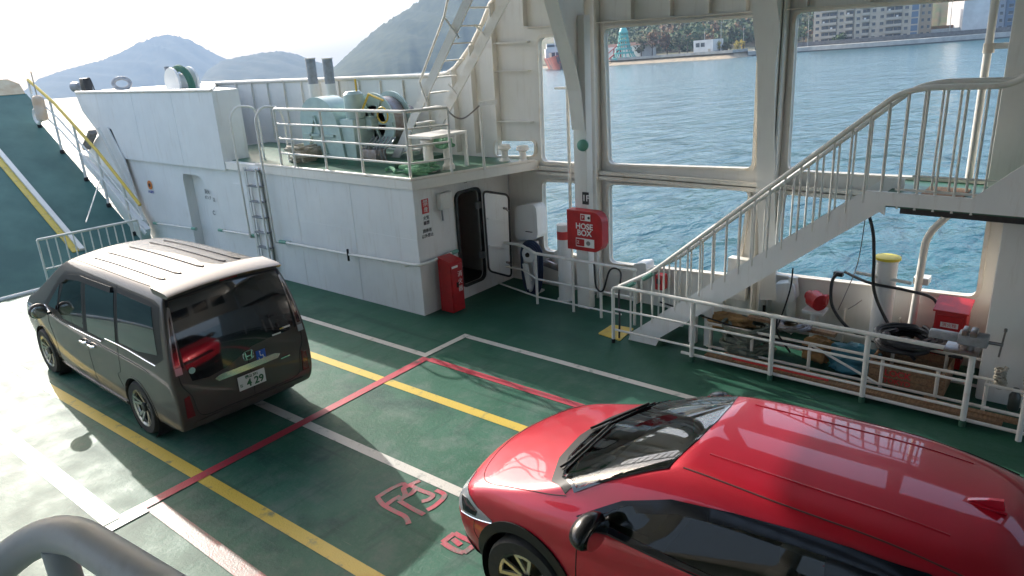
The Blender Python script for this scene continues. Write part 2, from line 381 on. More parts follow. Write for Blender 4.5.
for i, (px, bk, h, r, k, lb) in enumerate([
    (641, 26, 10, 3.5, 'olive', 'olive bushy tree right behind the teal lattice tower'),
    (652, 30, 13, 4, 'autumn', 'rust brown tree second from the teal tower'),
    (667, 34, 13.5, 4.4, 'autumn', 'tall orange brown tree midway between teal tower and white hut'),
    (679, 28, 11, 3.6, 'olive', 'olive brown tree just left of the small white hut'),
    (687, 42, 13, 4, 'green', 'dark green tree peeping over the left end of the small white hut'),
    (719, 14, 5.4, 1.5, 'yellow', 'slim yellow tree beside the small white hut'),
    (737, 12, 4.6, 1.5, 'yellow', 'left one of the pair of yellow trees near the sea wall end'),
    (743, 12, 5.2, 1.5, 'yellow', 'right one of the pair of yellow trees near the sea wall end'),
    (727, 16, 3.6, 2.2, 'olive', 'low olive shrub between the yellow trees'),
    (803, 22, 9, 3, 'green', 'dark tree at the left end of the cream apartment block'),
    (838, 11, 3.6, 3, 'green', 'round dark bush before the balconies of the cream apartment block')]):
    tree(px, bk, h, r, k, lb, 50+i)
# street lamps and poles on the shore
for px, bk, h, lb in ((721, 10, 13, 'tall pale lamp pole rising beside the slim yellow tree'), (704.5, 20, 11, 'grey pole standing behind the small white hut'), (743.5, 22, 11, 'grey pole behind the pair of yellow trees'),
                      (808, 9, 13, 'tall pale pole left of the cream apartment block'), (950, 10, 14, 'pale lamp pole in the gap between cream block and white block')):
    b0 = S(px, D0(px)+bk, 2.3); q = empty('street_lamp', b0, label=lb, cat='lamp pole', group='poles on the far shore')
    part(MB().tube([b0, b0+SN*h], [.16, .1], 6), 'pole', concm, q); part(MB().bar(b0+SN*h, b0+SN*(h+.1)+EX*1.6, .25, .18, SN), 'lamp_head', concm, q)
# ---- buildings
def sbox(mb, px0, px1, back0, back1, h0, h1, shift=0):
    A, B = S(px0, D0(px0)+back0, 0), S(px1, D0(px1)+back0, 0); u = (B-A).normalized(); v = u.cross(SN)
    if v.dot(EY) < 0: v = -v
    w_ = back1-back0
    pts = [A+SN*h0, B+SN*h0, B+v*w_+SN*h0, A+v*w_+SN*h0]; mb.prism(pts, SN*(h1-h0)); return A, u, v, (B-A).length
creamw = mat('apartment_render', (.50, .43, .34), .85, col2=(.40, .33, .26), ns=.3, amt=.8)
whitew = mat('white_render', (.66, .65, .63), .8, col2=(.52, .5, .48), ns=.25, amt=.8)
winm = mat('window_glass_far', (.03, .04, .05), .15, col2=(.12, .12, .12), ns=.8, amt=.9)
balm = mat('balcony_parapet', (.42, .37, .31), .85)
recm = mat('balcony_recess', (.12, .105, .09), .9)
bluem = mat('blue_grey_facade', (.09, .14, .21), .4)
def apartment(px0, px1, back, floors, fh, wall, pattern, label, depth=10, name='apartment_block'):
    mb = MB(); A, u, v, Lw = sbox(mb, px0, px1, back, back+depth, 2.2, 2.4+floors*fh+.6)
    root = empty(name, A, label=label, cat='apartment block'); world_parent(mb.build('wall', wall), root)
    n = len(pattern); cw = Lw/n; base = A+SN*2.4
    rc = MB()
    for k in range(floors):
        for i, ch in enumerate(pattern):
            c = base+u*(i*cw)+SN*(k*fh)
            def q3(mb, a0, a1, z0, z1, f0, f1): mb.prism([c+u*a0*cw-v*f0+SN*z0*fh, c+u*a1*cw-v*f0+SN*z0*fh, c+u*a1*cw-v*f0+SN*z1*fh, c+u*a0*cw-v*f0+SN*z1*fh], -v*(f1-f0))
            if ch == 'w':
                m2 = MB(); q3(m2, .28, .72, .35, .78, .01, .07); o = m2.build('window', winm); world_parent(o, root)
                m3 = MB(); q3(m3, .24, .76, .29, .35, .01, .16); world_parent(m3.build('sill', balm), o)
            elif ch == 'b':
                m2 = MB(); q3(m2, .04, .96, .06, .86, .01, .05); world_parent(m2.build('balcony_opening', recm), root)
                m2 = MB(); q3(m2, .0, 1.0, .0, .36, .9, 1.0); q3(m2, .0, 1, -.03, .03, .0, 1.); o = m2.build('balcony', balm); world_parent(o, root)
                m3 = MB(); q3(m3, .12, .45, .1, .8, .06, .1); q3(m3, .55, .88, .1, .8, .06, .1); o = m3.build('window', winm); world_parent(o, root)
                if (k*7+i*3) % 4 == 0:
                    m4 = MB(); q3(m4, .3, .55, .36, .6, .95, 1.02); world_parent(m4.build('laundry', whitew), root)
            elif ch == 's':
                m2 = MB(); q3(m2, .1, .9, .1, .9, .01, .06); world_parent(m2.build('stair_opening', bluem), root)
    # roof edge
    mb = MB(); zt = floors*fh+.6; mb.prism([base-u*.4-v*.4+SN*zt, base+u*(Lw+.4)-v*.4+SN*zt, base+u*(Lw+.4)+v*(depth+.4)+SN*zt, base-u*.4+v*(depth+.4)+SN*zt], SN*.35)
    world_parent(mb.build('roof', wall), root); return root
apartment(813, 853, 13, 6, 2.75, creamw, 'wbbwb', 'cream five storey apartment block with small balconies nearest the dark tree')
apartment(853.6, 918, 13, 6, 2.75, creamw, 'wbwwbbws', 'long cream apartment block with balconies and a blue grey stair bay at its right end')
apartment(919, 931, 15, 6, 2.75, mat('tan_render', (.38, .28, .19), .85), 'ww', 'narrow tan building joined to the right end of the cream blocks', 8)
apartment(962, 988, 12, 8, 2.8, whitew, 'nnnn', 'windowless white end wall of a tall block left of the slanting pipe', 14)
apartment(990, 1004, 14, 8, 2.8, mat('grey_render', (.25, .27, .31), .8), 'sw', 'grey block half hidden by the slanting pipe', 12)
apartment(1004.6, 1045, 15, 8, 2.8, bluem, 'wsws', 'dark blue grey tower block at the right edge', 12)
mb = MB(); A, u, v, Lw = sbox(mb, 932, 960, 13, 15, 2.2, 5.4); q = empty('retaining_wall', A, label='pale retaining wall below the brown slope between the blocks', cat='wall'); world_parent(mb.build('wall_face', concm), q)
mb = MB(); sbox(mb, 931.5, 961, 20, 24, 4.6, 6.6); world_parent(mb.build('hedge', LM['autumn']), q)
mb = MB(); rows = []
for px in np.linspace(926, 966, 14): rows.append([mb.bm.verts.new(S(px, D0(px)+a, h+random.uniform(-.6, .6))) for a, h in ((24, 3), (34, 8), (46, 14), (60, 19), (80, 24))])
for a, c in zip(rows, rows[1:]):
    for j in range(4): mb.bm.faces.new((a[j], c[j], c[j+1], a[j+1]))
tag(mb.build('brown_slope', mat('brown_slope_earth', (.16, .11, .065), .95, col2=(.09, .12, .05), ns=.25, amt=1)), kind='structure')
# small white hut
mb = MB(); A, u, v, Lw = sbox(mb, 693.5, 713, 9, 16, 2.2, 8.6); q = empty('white_hut', A, label='small flat roofed white building above the low wall', cat='building'); world_parent(mb.build('wall', whitew), q)
for a0 in (.12, .38):
    c = A+u*Lw*a0-v*.06; world_parent(MB().prism([c+SN*5.6, c+u*Lw*.2+SN*5.6, c+u*Lw*.2+SN*7.4, c+SN*7.4], v*.05).build('window', winm), q)
c = A+u*Lw*.75-v*.06; world_parent(MB().prism([c+SN*2.3, c+u*Lw*.13+SN*2.3, c+u*Lw*.13+SN*4.6, c+SN*4.6], v*.05).build('door', balm), q)
# teal lattice tower on the beach end
c = S(624, D0(624)+14, 2.2); q = empty('lattice_tower', c, label='teal tiered lattice tower at the left end of the far shore', cat='tower')
mb = MB(); tm = mat('teal_lattice_paint', (.12, .42, .38), .5)
for k in range(8):
    a = k*math.pi/4; f = lambda r, h: c+EX*math.cos(a)*r+EY*math.sin(a)*r+SN*h
    mb.tube([f(6.6, 0), f(4.6, 3), f(3.2, 6), f(2.6, 9), f(2, 13)], .3, 5)
part(mb, 'frame', tm, q)
for h, r in ((0.4, 6.3), (3, 4.9), (5, 4.0), (7, 3.3), (9, 2.8), (11, 2.4), (13, 2.3)):
    mb = MB(); mb.lathe([(r*.7, 0), (r*1.06, 0), (r*1.06, .8), (r*.7, .9)], c+SN*h, SN, 12); part(mb, 'platform', tm, q)
mb = MB(); mb.lathe([(2.3, 0), (1.6, 1.6), (.2, 2.8)], c+SN*13.8, SN, 12); part(mb, 'roof', tm, q)
# pink boat shed and red gantry beside it
mb = MB(); A, u, v, Lw = sbox(mb, 606, 640, 30, 42, 2.2, 9); q = empty('boat_shed', A, label='pale pink roofed shed behind the teal lattice tower', cat='shed'); world_parent(mb.build('wall', whitew), q)
mb = MB(); sbox(mb, 604, 642, 29, 43, 9, 10.6); world_parent(mb.build('roof', mat('pink_roof', (.45, .25, .2), .8)), q)
c = S(612, D0(612)+8, 2.2); q = empty('red_gantry', c, label='small red slanting gantry left of the teal lattice tower', cat='gantry'); rp = mat('gantry_red', (.45, .06, .04), .6)
mb = MB(); mb.bar(c-EX*3, c+EX*5+SN*6, .6, .6); mb.bar(c-EX*3+SN*3, c+EX*5+SN*9, .5, .5); part(mb, 'boom', rp, q)
mb = MB(); [mb.bar(c+EX*x, c+EX*x+SN*h, .5, .5, (1, 0, 0)) for x, h in ((-2.5, 3), (1, 6), (4.5, 9))]; part(mb, 'post', rp, q)
# cargo ship seen bow on
D = wd(561, 69.5); c = S(561.5, D, 0); q = empty('cargo_ship', c, label='red and black cargo ship seen bow on through the narrow window', cat='ship')
mb = MB(); rings = []
for y, wd_, zt in ((0, .3, 7.2), (3, 3.2, 6.8), (8, 5.3, 6.2), (20, 5.8, 6), (60, 5.8, 6)):
    rings.append([mb.bm.verts.new(c+EY*(y+(0 if h > 1 else 1.5))+EX*x+SN*h) for x, h in ((-wd_, zt), (-wd_*.75, 2.8), (-wd_*.45, -1), (wd_*.45, -1), (wd_*.75, 2.8), (wd_, zt))])
for a, d in zip(rings, rings[1:]):
    for j in range(5): mb.bm.faces.new((a[j], a[j+1], d[j+1], d[j]))
    mb.bm.faces.new((a[5], a[0], d[0], d[5]))
mb.bm.faces.new(rings[0]); mb.bm.faces.new(rings[-1])
part(mb, 'hull', mat('ship_hull', (.40, .08, .05), .6, col2=(.07, .04, .05), ns=.12, amt=1, ramp=(.5, .56)), q)
def cbox(x0, x1, y0, y1, z0, z1): 
    return MB().prism([c+EX*x0+EY*y0+SN*z0, c+EX*x1+EY*y0+SN*z0, c+EX*x1+EY*y1+SN*z0, c+EX*x0+EY*y1+SN*z0], SN*(z1-z0))
part(cbox(-5.4, 5.4, 40, 52, 6, 11), 'deckhouse', whitew, q); part(cbox(-4.6, 4.6, 41, 48, 11, 13.6), 'bridge', whitew, q)
part(cbox(-4.4, 4.4, 40.6, 40.9, 11.8, 12.9), 'bridge_window', winm, q); part(cbox(-4, 4, 14, 36, 6, 8.6), 'hatch', mat('hatch_dark', (.05, .05, .06), .7), q)
for x in (-2.2, 2.2): part(MB().tube([c+EX*x+EY*10+SN*6, c+EX*x+EY*10+SN*15], .22, 6), 'mast', whitew, q)
part(MB().tube([c+EY*44+SN*13, c+EY*44+SN*18], .18, 6), 'mast', whitew, q)
# ------------------------------------------------------------------ car deck
def deckmat():
    m = bpy.data.materials.new('car_deck_paint'); m.use_nodes = True; n = m.node_tree; b = n.nodes['Principled BSDF']
    tc = n.nodes.new('ShaderNodeTexCoord')
    def noise(s, d, st=(1, 1, 1), rot=0):
        mp = n.nodes.new('ShaderNodeMapping'); mp.inputs['Scale'].default_value = st; mp.inputs['Rotation'].default_value = (0, 0, rot); n.links.new(tc.outputs['Object'], mp.inputs[0])
        z = n.nodes.new('ShaderNodeTexNoise'); z.inputs['Scale'].default_value = s; z.inputs['Detail'].default_value = d; z.inputs['Roughness'].default_value = .65; n.links.new(mp.outputs[0], z.inputs[0]); return z
    def ramp(src, a, c, v0=0, v1=1):
        r = n.nodes.new('ShaderNodeMapRange'); r.clamp = True; r.inputs[1].default_value = a; r.inputs[2].default_value = c; r.inputs[3].default_value = v0; r.inputs[4].default_value = v1
        n.links.new(src, r.inputs[0]); return r
    def mix(fac, a, c):
        x = n.nodes.new('ShaderNodeMix'); x.data_type = 'RGBA'; n.links.new(fac, x.inputs[0])
        for i, v in ((6, a), (7, c)):
            if isinstance(v, tuple): x.inputs[i].default_value = (*v, 1)
            else: n.links.new(v, x.inputs[i])
        return x.outputs[2]
    big, mid, fine, streak = noise(.55, 6), noise(2.3, 7), noise(26, 4), noise(1.6, 7, (.45, 3.2, 1), .5)
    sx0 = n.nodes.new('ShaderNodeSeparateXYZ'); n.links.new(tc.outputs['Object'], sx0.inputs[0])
    base = mix(ramp(big.outputs[0], .35, .68).outputs[0], (.018, .105, .062), (.048, .155, .11))
    base = mix(ramp(mid.outputs[0], .47, .66, 0, .7).outputs[0], base, (.12, .18, .155))
    blot = noise(.9, 9, (1, .6, 1), .8); base = mix(ramp(blot.outputs[0], .54, .64, 0, .8).outputs[0], base, (.012, .06, .05))
    base = mix(ramp(streak.outputs[0], .55, .75, 0, .75).outputs[0], base, (.010, .055, .042))
    base = mix(ramp(fine.outputs[0], .55, .8, 0, .45).outputs[0], base, (.16, .19, .17))
    scr = noise(5, 3, (14, .35, 1), .12); base = mix(ramp(scr.outputs[0], .66, .72, 0, .5).outputs[0], base, (.20, .22, .20))
    tyr = noise(1.1, 3, (3.2, .10, 1), .03); base = mix(ramp(tyr.outputs[0], .60, .70, 0, .6).outputs[0], base, (.012, .035, .03))
    chip = noise(9, 6); base = mix(ramp(chip.outputs[0], .70, .73, 0, .8).outputs[0], base, (.15, .09, .055))
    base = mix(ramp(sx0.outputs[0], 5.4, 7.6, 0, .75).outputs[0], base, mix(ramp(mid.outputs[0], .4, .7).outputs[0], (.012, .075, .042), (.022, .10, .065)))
    # port side lane is paler: sun glare put into the colour, over worn paint
    sx = n.nodes.new('ShaderNodeSeparateXYZ'); n.links.new(tc.outputs['Object'], sx.inputs[0])
    wr = ramp(sx.outputs[0], 3.4, 1.2, 0, .4); mu = n.nodes.new('ShaderNodeMath'); mu.operation = 'MULTIPLY'; n.links.new(wr.outputs[0], mu.inputs[0]); n.links.new(ramp(mid.outputs[0], .3, .6, .35, 1).outputs[0], mu.inputs[1])
    base = mix(mu.outputs[0], base, (.21, .22, .18))
    n.links.new(base, b.inputs['Base Color']); b.inputs['Specular IOR Level'].default_value = .22
    n.links.new(ramp(mid.outputs[0], .3, .7, .46, .64).outputs[0], b.inputs['Roughness'])
    bp = n.nodes.new('ShaderNodeBump'); bp.inputs['Strength'].default_value = .35; bp.inputs['Distance'].default_value = .01; n.links.new(fine.outputs[0], bp.inputs['Height'])
    b2 = n.nodes.new('ShaderNodeBump'); b2.inputs['Strength'].default_value = .25; b2.inputs['Distance'].default_value = .03; n.links.new(mid.outputs[0], b2.inputs['Height']); n.links.new(bp.outputs[0], b2.inputs['Normal'])
    n.links.new(b2.outputs[0], b.inputs['Normal']); return m
def paintmat(name, col, worn=(.08, .13, .11), lo=.56, hi=.72):
    return mat(name, col, .45, col2=worn, ns=7, amt=.75, ramp=(lo, hi), bump=.2, bs=60, detail=8)
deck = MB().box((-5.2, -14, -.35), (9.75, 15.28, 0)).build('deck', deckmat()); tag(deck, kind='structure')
pm = {'y': paintmat('yellow_line_paint', (.60, .44, .06)), 'w': paintmat('white_line_paint', (.58, .57, .52)), 'r': paintmat('red_line_paint', (.46, .045, .07)), 'rw': paintmat('faded_red_paint', (.36, .12, .10), (.2, .2, .17), .34, .52)}
def line(x0, y0, x1, y1, wd_, k, z=.004):
    a, b = Vector((x0, y0, z)), Vector((x1, y1, z)); t = (b-a).normalized(); s = Vector((-t.y, t.x, 0))*wd_/2; nseg = 1
    mb = MB(); mb.quad(a-s, b-s, b+s, a+s); part(mb, 'painted_line', pm[k], deck)
line(2.76, 15.1, 2.93, 2.6, .135, 'y'); line(5.40, 15.1, 5.49, -10, .135, 'y')
line(4.13, 15.1, 4.22, -10, .12, 'w'); line(6.28, 15.1, 6.28, 6.80, .10, 'w'); line(6.23, 6.84, 7.14, 6.84, .10, 'w', .008); line(7.09, 6.79, 7.02, -8, .10, 'w')
line(2.05, 6.60, 6.22, 6.76, .12, 'r', .008); line(6.21, 6.70, 6.21, -8, .11, 'r', .006); line(2.35, 6.52, 2.30, 1, .16, 'rw', .006)
line(2.0, 15.1, 2.0, 6.62, .17, 'w'); line(1.85, 6.52, 2.28, 6.54, .12, 'w', .01)
line(-1.2, 15.1, -1.2, -10, .12, 'y'); line(-3.6, 15.1, -3.6, -10, .12, 'w')
# faded red characters, set on the deck stroke by stroke
def stroke(pts, wd_=.07, z=.006):
    q = [P(370+x/6.4, 470+y/6.4, Z=z) for x, y in pts]; q = smooth_path(q, 4) if len(q) > 2 else q
    mb = MB(); L_, R_ = [], []
    for i, p in enumerate(q):
        t = (q[min(i+1, len(q)-1)]-q[max(i-1, 0)]).normalized(); s = Vector((-t.y, t.x, 0))*wd_/2; L_.append(mb.bm.verts.new(p-s)); R_.append(mb.bm.verts.new(p+s))
    for i in range(len(q)-1): mb.bm.faces.new((L_[i], L_[i+1], R_[i+1], R_[i]))
    return mb
ch = MB()
for i, s in enumerate(([(40, 178), (120, 128), (205, 88), (228, 100)], [(50, 178), (85, 222), (160, 265), (225, 298), (248, 345)], [(105, 222), (150, 190), (195, 165)],
          [(185, 195), (250, 235), (345, 285)], [(188, 195), (225, 160), (215, 120), (235, 105), (318, 66)], [(262, 100), (330, 132), (400, 160), (372, 190), (330, 200)],
          [(420, 128), (478, 162), (420, 225), (365, 255)], [(290, 120), (265, 150), (215, 172)])):
    m_ = stroke(s, .05, .0045+i*.0002); ch.merge(m_.bm)
chr_mat = paintmat('red_character_paint', (.46, .035, .07), (.07, .16, .14), .42, .64)
part(ch, 'painted_character', chr_mat, deck)
ch = MB()
for i, s in enumerate(([(540, 402), (465, 462)], [(465, 462), (530, 505), (600, 530)], [(540, 402), (600, 435), (680, 470)], [(600, 530), (680, 470)], [(530, 440), (580, 480)])):
    m_ = stroke(s, .052, .0045+i*.0002); ch.merge(m_.bm)
part(ch, 'painted_character', chr_mat, deck)
# black skid marks
for k in range(16):
    x, y = random.uniform(2.9, 5.2), random.uniform(2.8, 9); a = random.uniform(-.25, .25); l = random.uniform(.15, .5)
# ------------------------------------------------------------------ bow ramp
RY0, RS = 15.62, .58
def ramp_pt(x, y, up=0):
    nrm = Vector((0, -RS, 1)).normalized(); return Vector((x, y, RS*(y-RY0)))+nrm*up
ramp = empty('bow_ramp', (3, RY0, 0), label='raised green bow ramp with white and yellow kerb stripes', cat='ramp')
mb = MB(); nrm = Vector((0, -RS, 1)).normalized()
mb.prism([ramp_pt(-4.6, 15.3), ramp_pt(6.85, 15.3), ramp_pt(6.88, 20.7), ramp_pt(7.12, 21.1), ramp_pt(7.12, 21.5), ramp_pt(-4.6, 21.5)], -nrm*.25)
part(mb, 'ramp_plate', mat('ramp_paint', (.085, .19, .165), .7, spec=.25, col2=(.05, .125, .115), ns=.8, amt=1, bump=.15, bs=5, detail=8), ramp)
mb = MB(); mb.prism([ramp_pt(-4.6, 21.5, .012), ramp_pt(7.1, 21.5, .012), ramp_pt(7.15, 21.9, .012), ramp_pt(6.98, 22.12, .012), ramp_pt(-4.6, 22.15, .012)], -nrm*.15)
part(mb, 'ramp_lip', mat('lip_paint', (.42, .38, .26), .6, col2=(.3, .22, .12), ns=3, amt=.8), ramp)
def onramp(px, py, up=0):
    d = ray(px, py); n0 = nrm; o = Vector((0, RY0, 0))+nrm*up; return CAM+d*((o-CAM).dot(n0)/d.dot(n0))
a, b = onramp(0, 157), onramp(76, 247); dv = (a-b).normalized()
def rstripe(off, wd_, up, h, m, nm):
    s = Vector((1, 0, 0)); A = b-dv*.15+s*off; B = a+dv*3+s*off; mb = MB(); mb.prism([A-s*wd_/2+nrm*up, A+s*wd_/2+nrm*up, B+s*wd_/2+nrm*up, B-s*wd_/2+nrm*up], nrm*h); part(mb, nm, m, ramp)
rstripe(.05, .10, 0, .06, M['rail'], 'kerb_bar'); rstripe(-.07, .13, 0, .02, pm['y'], 'kerb_stripe')
# ramp handrail
rail = empty('ramp_handrail', ramp_pt(6.8, 15.6), label='sloping handrail with yellow top bar along the right edge of the ramp', cat='handrail')
mb = MB(); top = [P(28, 80, X=6.8), P(54, 103, X=6.8), P(98, 152, X=6.8), P(140, 205, X=6.8)]
part(MB().tube(top, .035, 8), 'top_bar', M['yellow'], rail)
part(MB().tube([p-Vector((0, 0, .33)) for p in top], .022, 8), 'mid_bar', M['rail'], rail); part(MB().tube([p-Vector((0, 0, .62)) for p in top], .022, 8), 'mid_bar', M['rail'], rail)
for i, (x, y) in enumerate(((28, 80), (49, 98), (73, 124), (96, 150), (122, 182))):
    p = P(x, y, X=6.8); zb = RS*(p.y-RY0); part(MB().tube([p, Vector((6.8, p.y, zb))], .03, 8), 'post', M['rail'], rail)
    part(MB().lathe([(.05, 0), (.05, .07), (.035, .09)], (6.8, p.y, zb-.01), (0, 0, 1), 10), 'post_foot', M['dark'], rail)
mb = MB(); 
for k in range(9): mb.tube([P(64+7*k, 140+8.4*k, X=7.0), P(68+7*k, 136+8.4*k, X=7.05)], .03, 6)
# lifebuoy rope bag and fender hanging on it
fb = P(42, 116, X=6.7); q = empty('ramp_fender', fb, label='small cylindrical fender hanging on the ramp rail, white with a buff stripe', cat='fender')
part(MB().lathe([(.03, .0), (.12, .03), (.13, .1), (.13, .5), (.1, .56), (.02, .6)], fb-Vector((0, 0, .12)), (0, 0, 1), 14), 'body', mat('fender_buff', (.62, .42, .26), .6, col2=(.7, .66, .6), ns=3, amt=.8), q)
part(MB().tube([fb+Vector((0, 0, .46)), fb+Vector((0, 0, 1.0))], .012, 6), 'rope', M['ropewhite'], q)
lb = P(36, 112, X=6.72); q = empty('lifebuoy', lb, label='white lifebuoy leaning on the ramp rail foot', cat='lifebuoy')
part(MB().tube([lb+Vector((0, math.cos(a)*.16, math.sin(a)*.16-.1)) for a in np.linspace(0, 2*math.pi, 25)[:-1]], .04, 8, closed=True), 'ring', M['signwhite'], q)
wedge = [(107, 127), (96, 139), (88, 152), (92, 172), (128, 226), (140, 243), (151, 240), (124, 160)]
tag(MB().prism([P(x, y, X=7.3) for x, y in wedge], (.03, 0, 0)).build('flange_plate', M['white']), 'white triangular flange plate between the ramp rail and the bow bulwark', 'flange plate')
# hinge bar between the deck edge and the ramp
part(MB().tube([(-4.8, 15.42, .02), (6.9, 15.42, .0)], .05, 12), 'hinge_bar', M['cream'], ramp)
# chain and hinge gear right of the ramp rail
lever = empty('ramp_latch', P(140, 232, X=7.2), label='white latch arms between the ramp and the bow bulwark', cat='latch')
part(MB().bar(P(84, 158, X=7.1), P(148, 232, X=7.1), .12, .16), 'arm', M['white'], lever); part(MB().bar(P(98, 128, X=7.15), P(146, 222, X=7.2), .06, .05), 'link', M['cream'], lever)
part(MB().bar(P(142, 222, X=7.2), P(143, 243, X=7.2), .2, .25), 'bracket', M['cream'], lever)
part(MB().bar(P(93, 132, X=7.2), P(86, 148, X=7.2), .16, .1), 'hook', M['steel'], lever)
# low gate with bars across the ramp foot
gate = empty('ramp_gate', (5.5, 15.3, 0), label='white barred gate standing across the foot of the ramp', cat='gate')
g0, g1 = P(37, 240, Y=15.2), P(137, 220, Y=15.2); z0 = .12
part(MB().tube([g0, g1], .025, 8), 'top_bar', M['rail'], gate); part(MB().tube([Vector((g0.x, 15.2, .42)), Vector((g1.x, 15.2, .42))], .02, 8), 'bottom_bar', M['rail'], gate)
for k in range(13):
    t = k/12; p = g0.lerp(g1, t); zb = 0 if k in (0, 12) else .42
    part(MB().tube([p, Vector((p.x, p.y, zb))], .02 if k in (0, 12) else .013, 6), 'bar', M['rail'], gate)
part(MB().tube([P(100, 180, X=6.8), P(86, 222, Y=15.2)], .012, 6), 'stay', M['rail'], gate)
# ------------------------------------------------------------------ bow bulwark block (starboard)
WX = 9.6
blk = empty('bow_bulwark', (7.4, 14, 0), label='tall white bow bulwark block right of the ramp with a slanting front edge', cat='bulwark')
X0 = 7.34
mb = MB(); ul = P(125, 161, X=X0)
prof = [(13.05, 1.97), (13.05, 3.44), (19.1, 3.40), (18.95, 3.0), (18.45, 2.62), (18.0, 1.97)]
mb.prism([(X0, y, z) for y, z in prof], (.55, 0, 0)); part(mb, 'upper_wall', M['white'], blk)
mb = MB(); lowp = [(12.2, 0), (12.2, 2.06), (13.0, 2.06), (13.1, 1.985), (18.2, 1.985), (17.4, .9), (16.85, .1), (16.8, 0)]
y0, y1, z1 = 14.05, 14.9, 1.78
rec = [(y0, .02), (y0, z1-.2), (y0+.1, z1-.04), (y0+.25, z1), (y1-.05, z1), (y1, z1-.1), (y1, .02)]
mb.prism([(X0+.07, y, z) for y, z in lowp], (.08, 0, 0), [[(X0+.07, y, z) for y, z in rec]]); part(mb, 'lower_wall', M['white'], blk)
part(MB().box((X0+.27, y0-.1, .0), (X0+.32, y1+.1, 1.9)).box((X0+.15, y0-.03, 0), (X0+.27, y0, 1.9)).box((X0+.15, y1, 0), (X0+.27, y1+.03, 1.9)), 'recess', M['white'], blk)
part(MB().prism([(X0+.15, 12.2, 0), (X0+.15, 16.8, 0), (9.6, 17.5, 0), (9.6, 12.2, 0)], (0, 0, 2.0)) if 0 else MB().box((X0+.5, 13.0, 0), (9.6, 16.8, 1.96)), 'core', M['cream'], blk)
mb = MB(); mb.prism([(X0+.55, 13.05, 1.97), (X0+.55, 19.0, 1.97), (9.6, 18.2, 1.97), (9.6, 16.85, 1.97), (8.45, 14.9, 1.97)], (0, 0, 1.47)); part(mb, 'side_wall', M['white'], blk)
part(MB().tube([(X0, 13.05, 3.45), (X0, 19.05, 3.42)], .03, 8), 'top_edge', M['trim'], blk)
part(MB().tube([(X0, 13.05, 3.45), (8.5, 14.93, 3.46)], .03, 8), 'top_edge', M['trim'], blk)
# black slot and stiffener on its face
part(MB().prism([P(108, 129, X=X0-.004), P(111, 129, X=X0-.004), P(124.5, 160, X=X0-.004), P(123, 160, X=X0-.004)], (-.004, 0, 0)), 'slot', M['dark'], blk)
# white door drawn on lower wall
mb = MB(); d0 = [P(196, 178, X=X0+.07), P(221, 182, X=X0+.07), P(229, 240, X=X0+.07), P(207, 240, X=X0+.07)]
part(MB().prism(rquad([(X0+.07, 12.35, .1), (X0+.07, 13.0, .1), (X0+.07, 13.0, 1.72), (X0+.07, 12.35, 1.72)], .05), (-.02, 0, 0)), 'service_hatch', M['white'], blk)
def px_text(s, x, y, X, size, m, parent, name='lettering', rot=None):
    p = P(x, y, X=X); return text(s, size, p, (0, -1, 0), (0, 0, 1), m, name, parent)
px_text('消火', 207, 192, X0+.035, .10, M['signdark'], blk); px_text('ポンプ', 208, 198, X0+.035, .08, M['signdark'], blk)
px_text('注', 214, 200, X0+.035, .09, M['signdark'], blk); px_text('C', 214, 213, X0+.035, .13, M['signdark'], blk)
q = P(150, 185, X=X0+.06)
part(MB().lathe([(.10, 0), (.10, .01)], q, (-1, 0, 0), 20), 'round_notice', mat('orange_notice', (.7, .22, .04), .5), blk); part(MB().lathe([(.05, 0), (.05, .014)], q, (-1, 0, 0), 5), 'notice_mark', M['signdark'], blk)
px_text('火気厳禁', 151, 192, X0+.05, .065, mat('blue_letter', (.05, .08, .4), .6), blk)
# handrails along its face with green grips
def wall_rail(p0, p1, m, parent, off=.09):
    mb = MB(); mb.tube([p0, p1], .022, 8); part(mb, 'rail', m, parent)
    for p in (p0.lerp(p1, .08), p0.lerp(p1, .5), p0.lerp(p1, .92)): part(MB().tube([p, p+Vector((off, 0, 0))], .014, 6), 'bracket', m, parent)
    for t in (0, 1):
        e = p0.lerp(p1, t); d = (p1-p0).normalized()*(.16 if t == 0 else -.16); part(MB().tube([e, e+d], .032, 8), 'grip', M['brass'], parent)
for nm, a0, b0 in (('short white handrail with green ends on the bow bulwark below the recess', (154, 223), (196, 229)), ('short white handrail with green ends beside the vertical ladder foot', (219, 230), (257, 236))):
    q = empty('handrail', P(*a0, X=7.3), label=nm, cat='handrail', group='handrails on the bow walls'); wall_rail(P(*a0, X=7.3), P(*b0, X=7.3), M['rail'], q)
# things on top of the bow block
q0 = P(123, 89, X=7.9); q = tag(MB().tube([q0+Vector((math.cos(a)*.14, -math.cos(a)*.11, .12+math.sin(a)*.12)) for a in np.linspace(0, 2*math.pi, 25)[:-1]], .045, 10, closed=True).build('mooring_eye', M['grey']), 'grey oval mooring ring standing on top of the bow block', 'mooring ring')
q0 = P(84, 93, X=7.6); q = empty('deck_light', q0, label='small floodlight with cable at the bow tip of the bulwark', cat='floodlight')
part(MB().lathe([(.02, -.02), (.09, .0), (.12, .16), (.12, .22)], q0+Vector((0, .15, .16)), (-.2, 1, -.1), 14), 'lamp_housing', M['grey'], q); part(MB().box(q0+Vector((-.09, -.35, .05)), q0+Vector((.09, -.1, .34)), .03), 'ballast_box', M['black'], q)
part(MB().tube(smooth_path([q0+Vector((0, -.3, .3)), q0+Vector((0, -.5, .33)), q0+Vector((0, -.62, .05))], 5), .014, 6), 'cable', M['black'], q); part(MB().tube([q0, q0+Vector((0, .05, .2))], .03, 8), 'bracket', M['steel'], q)
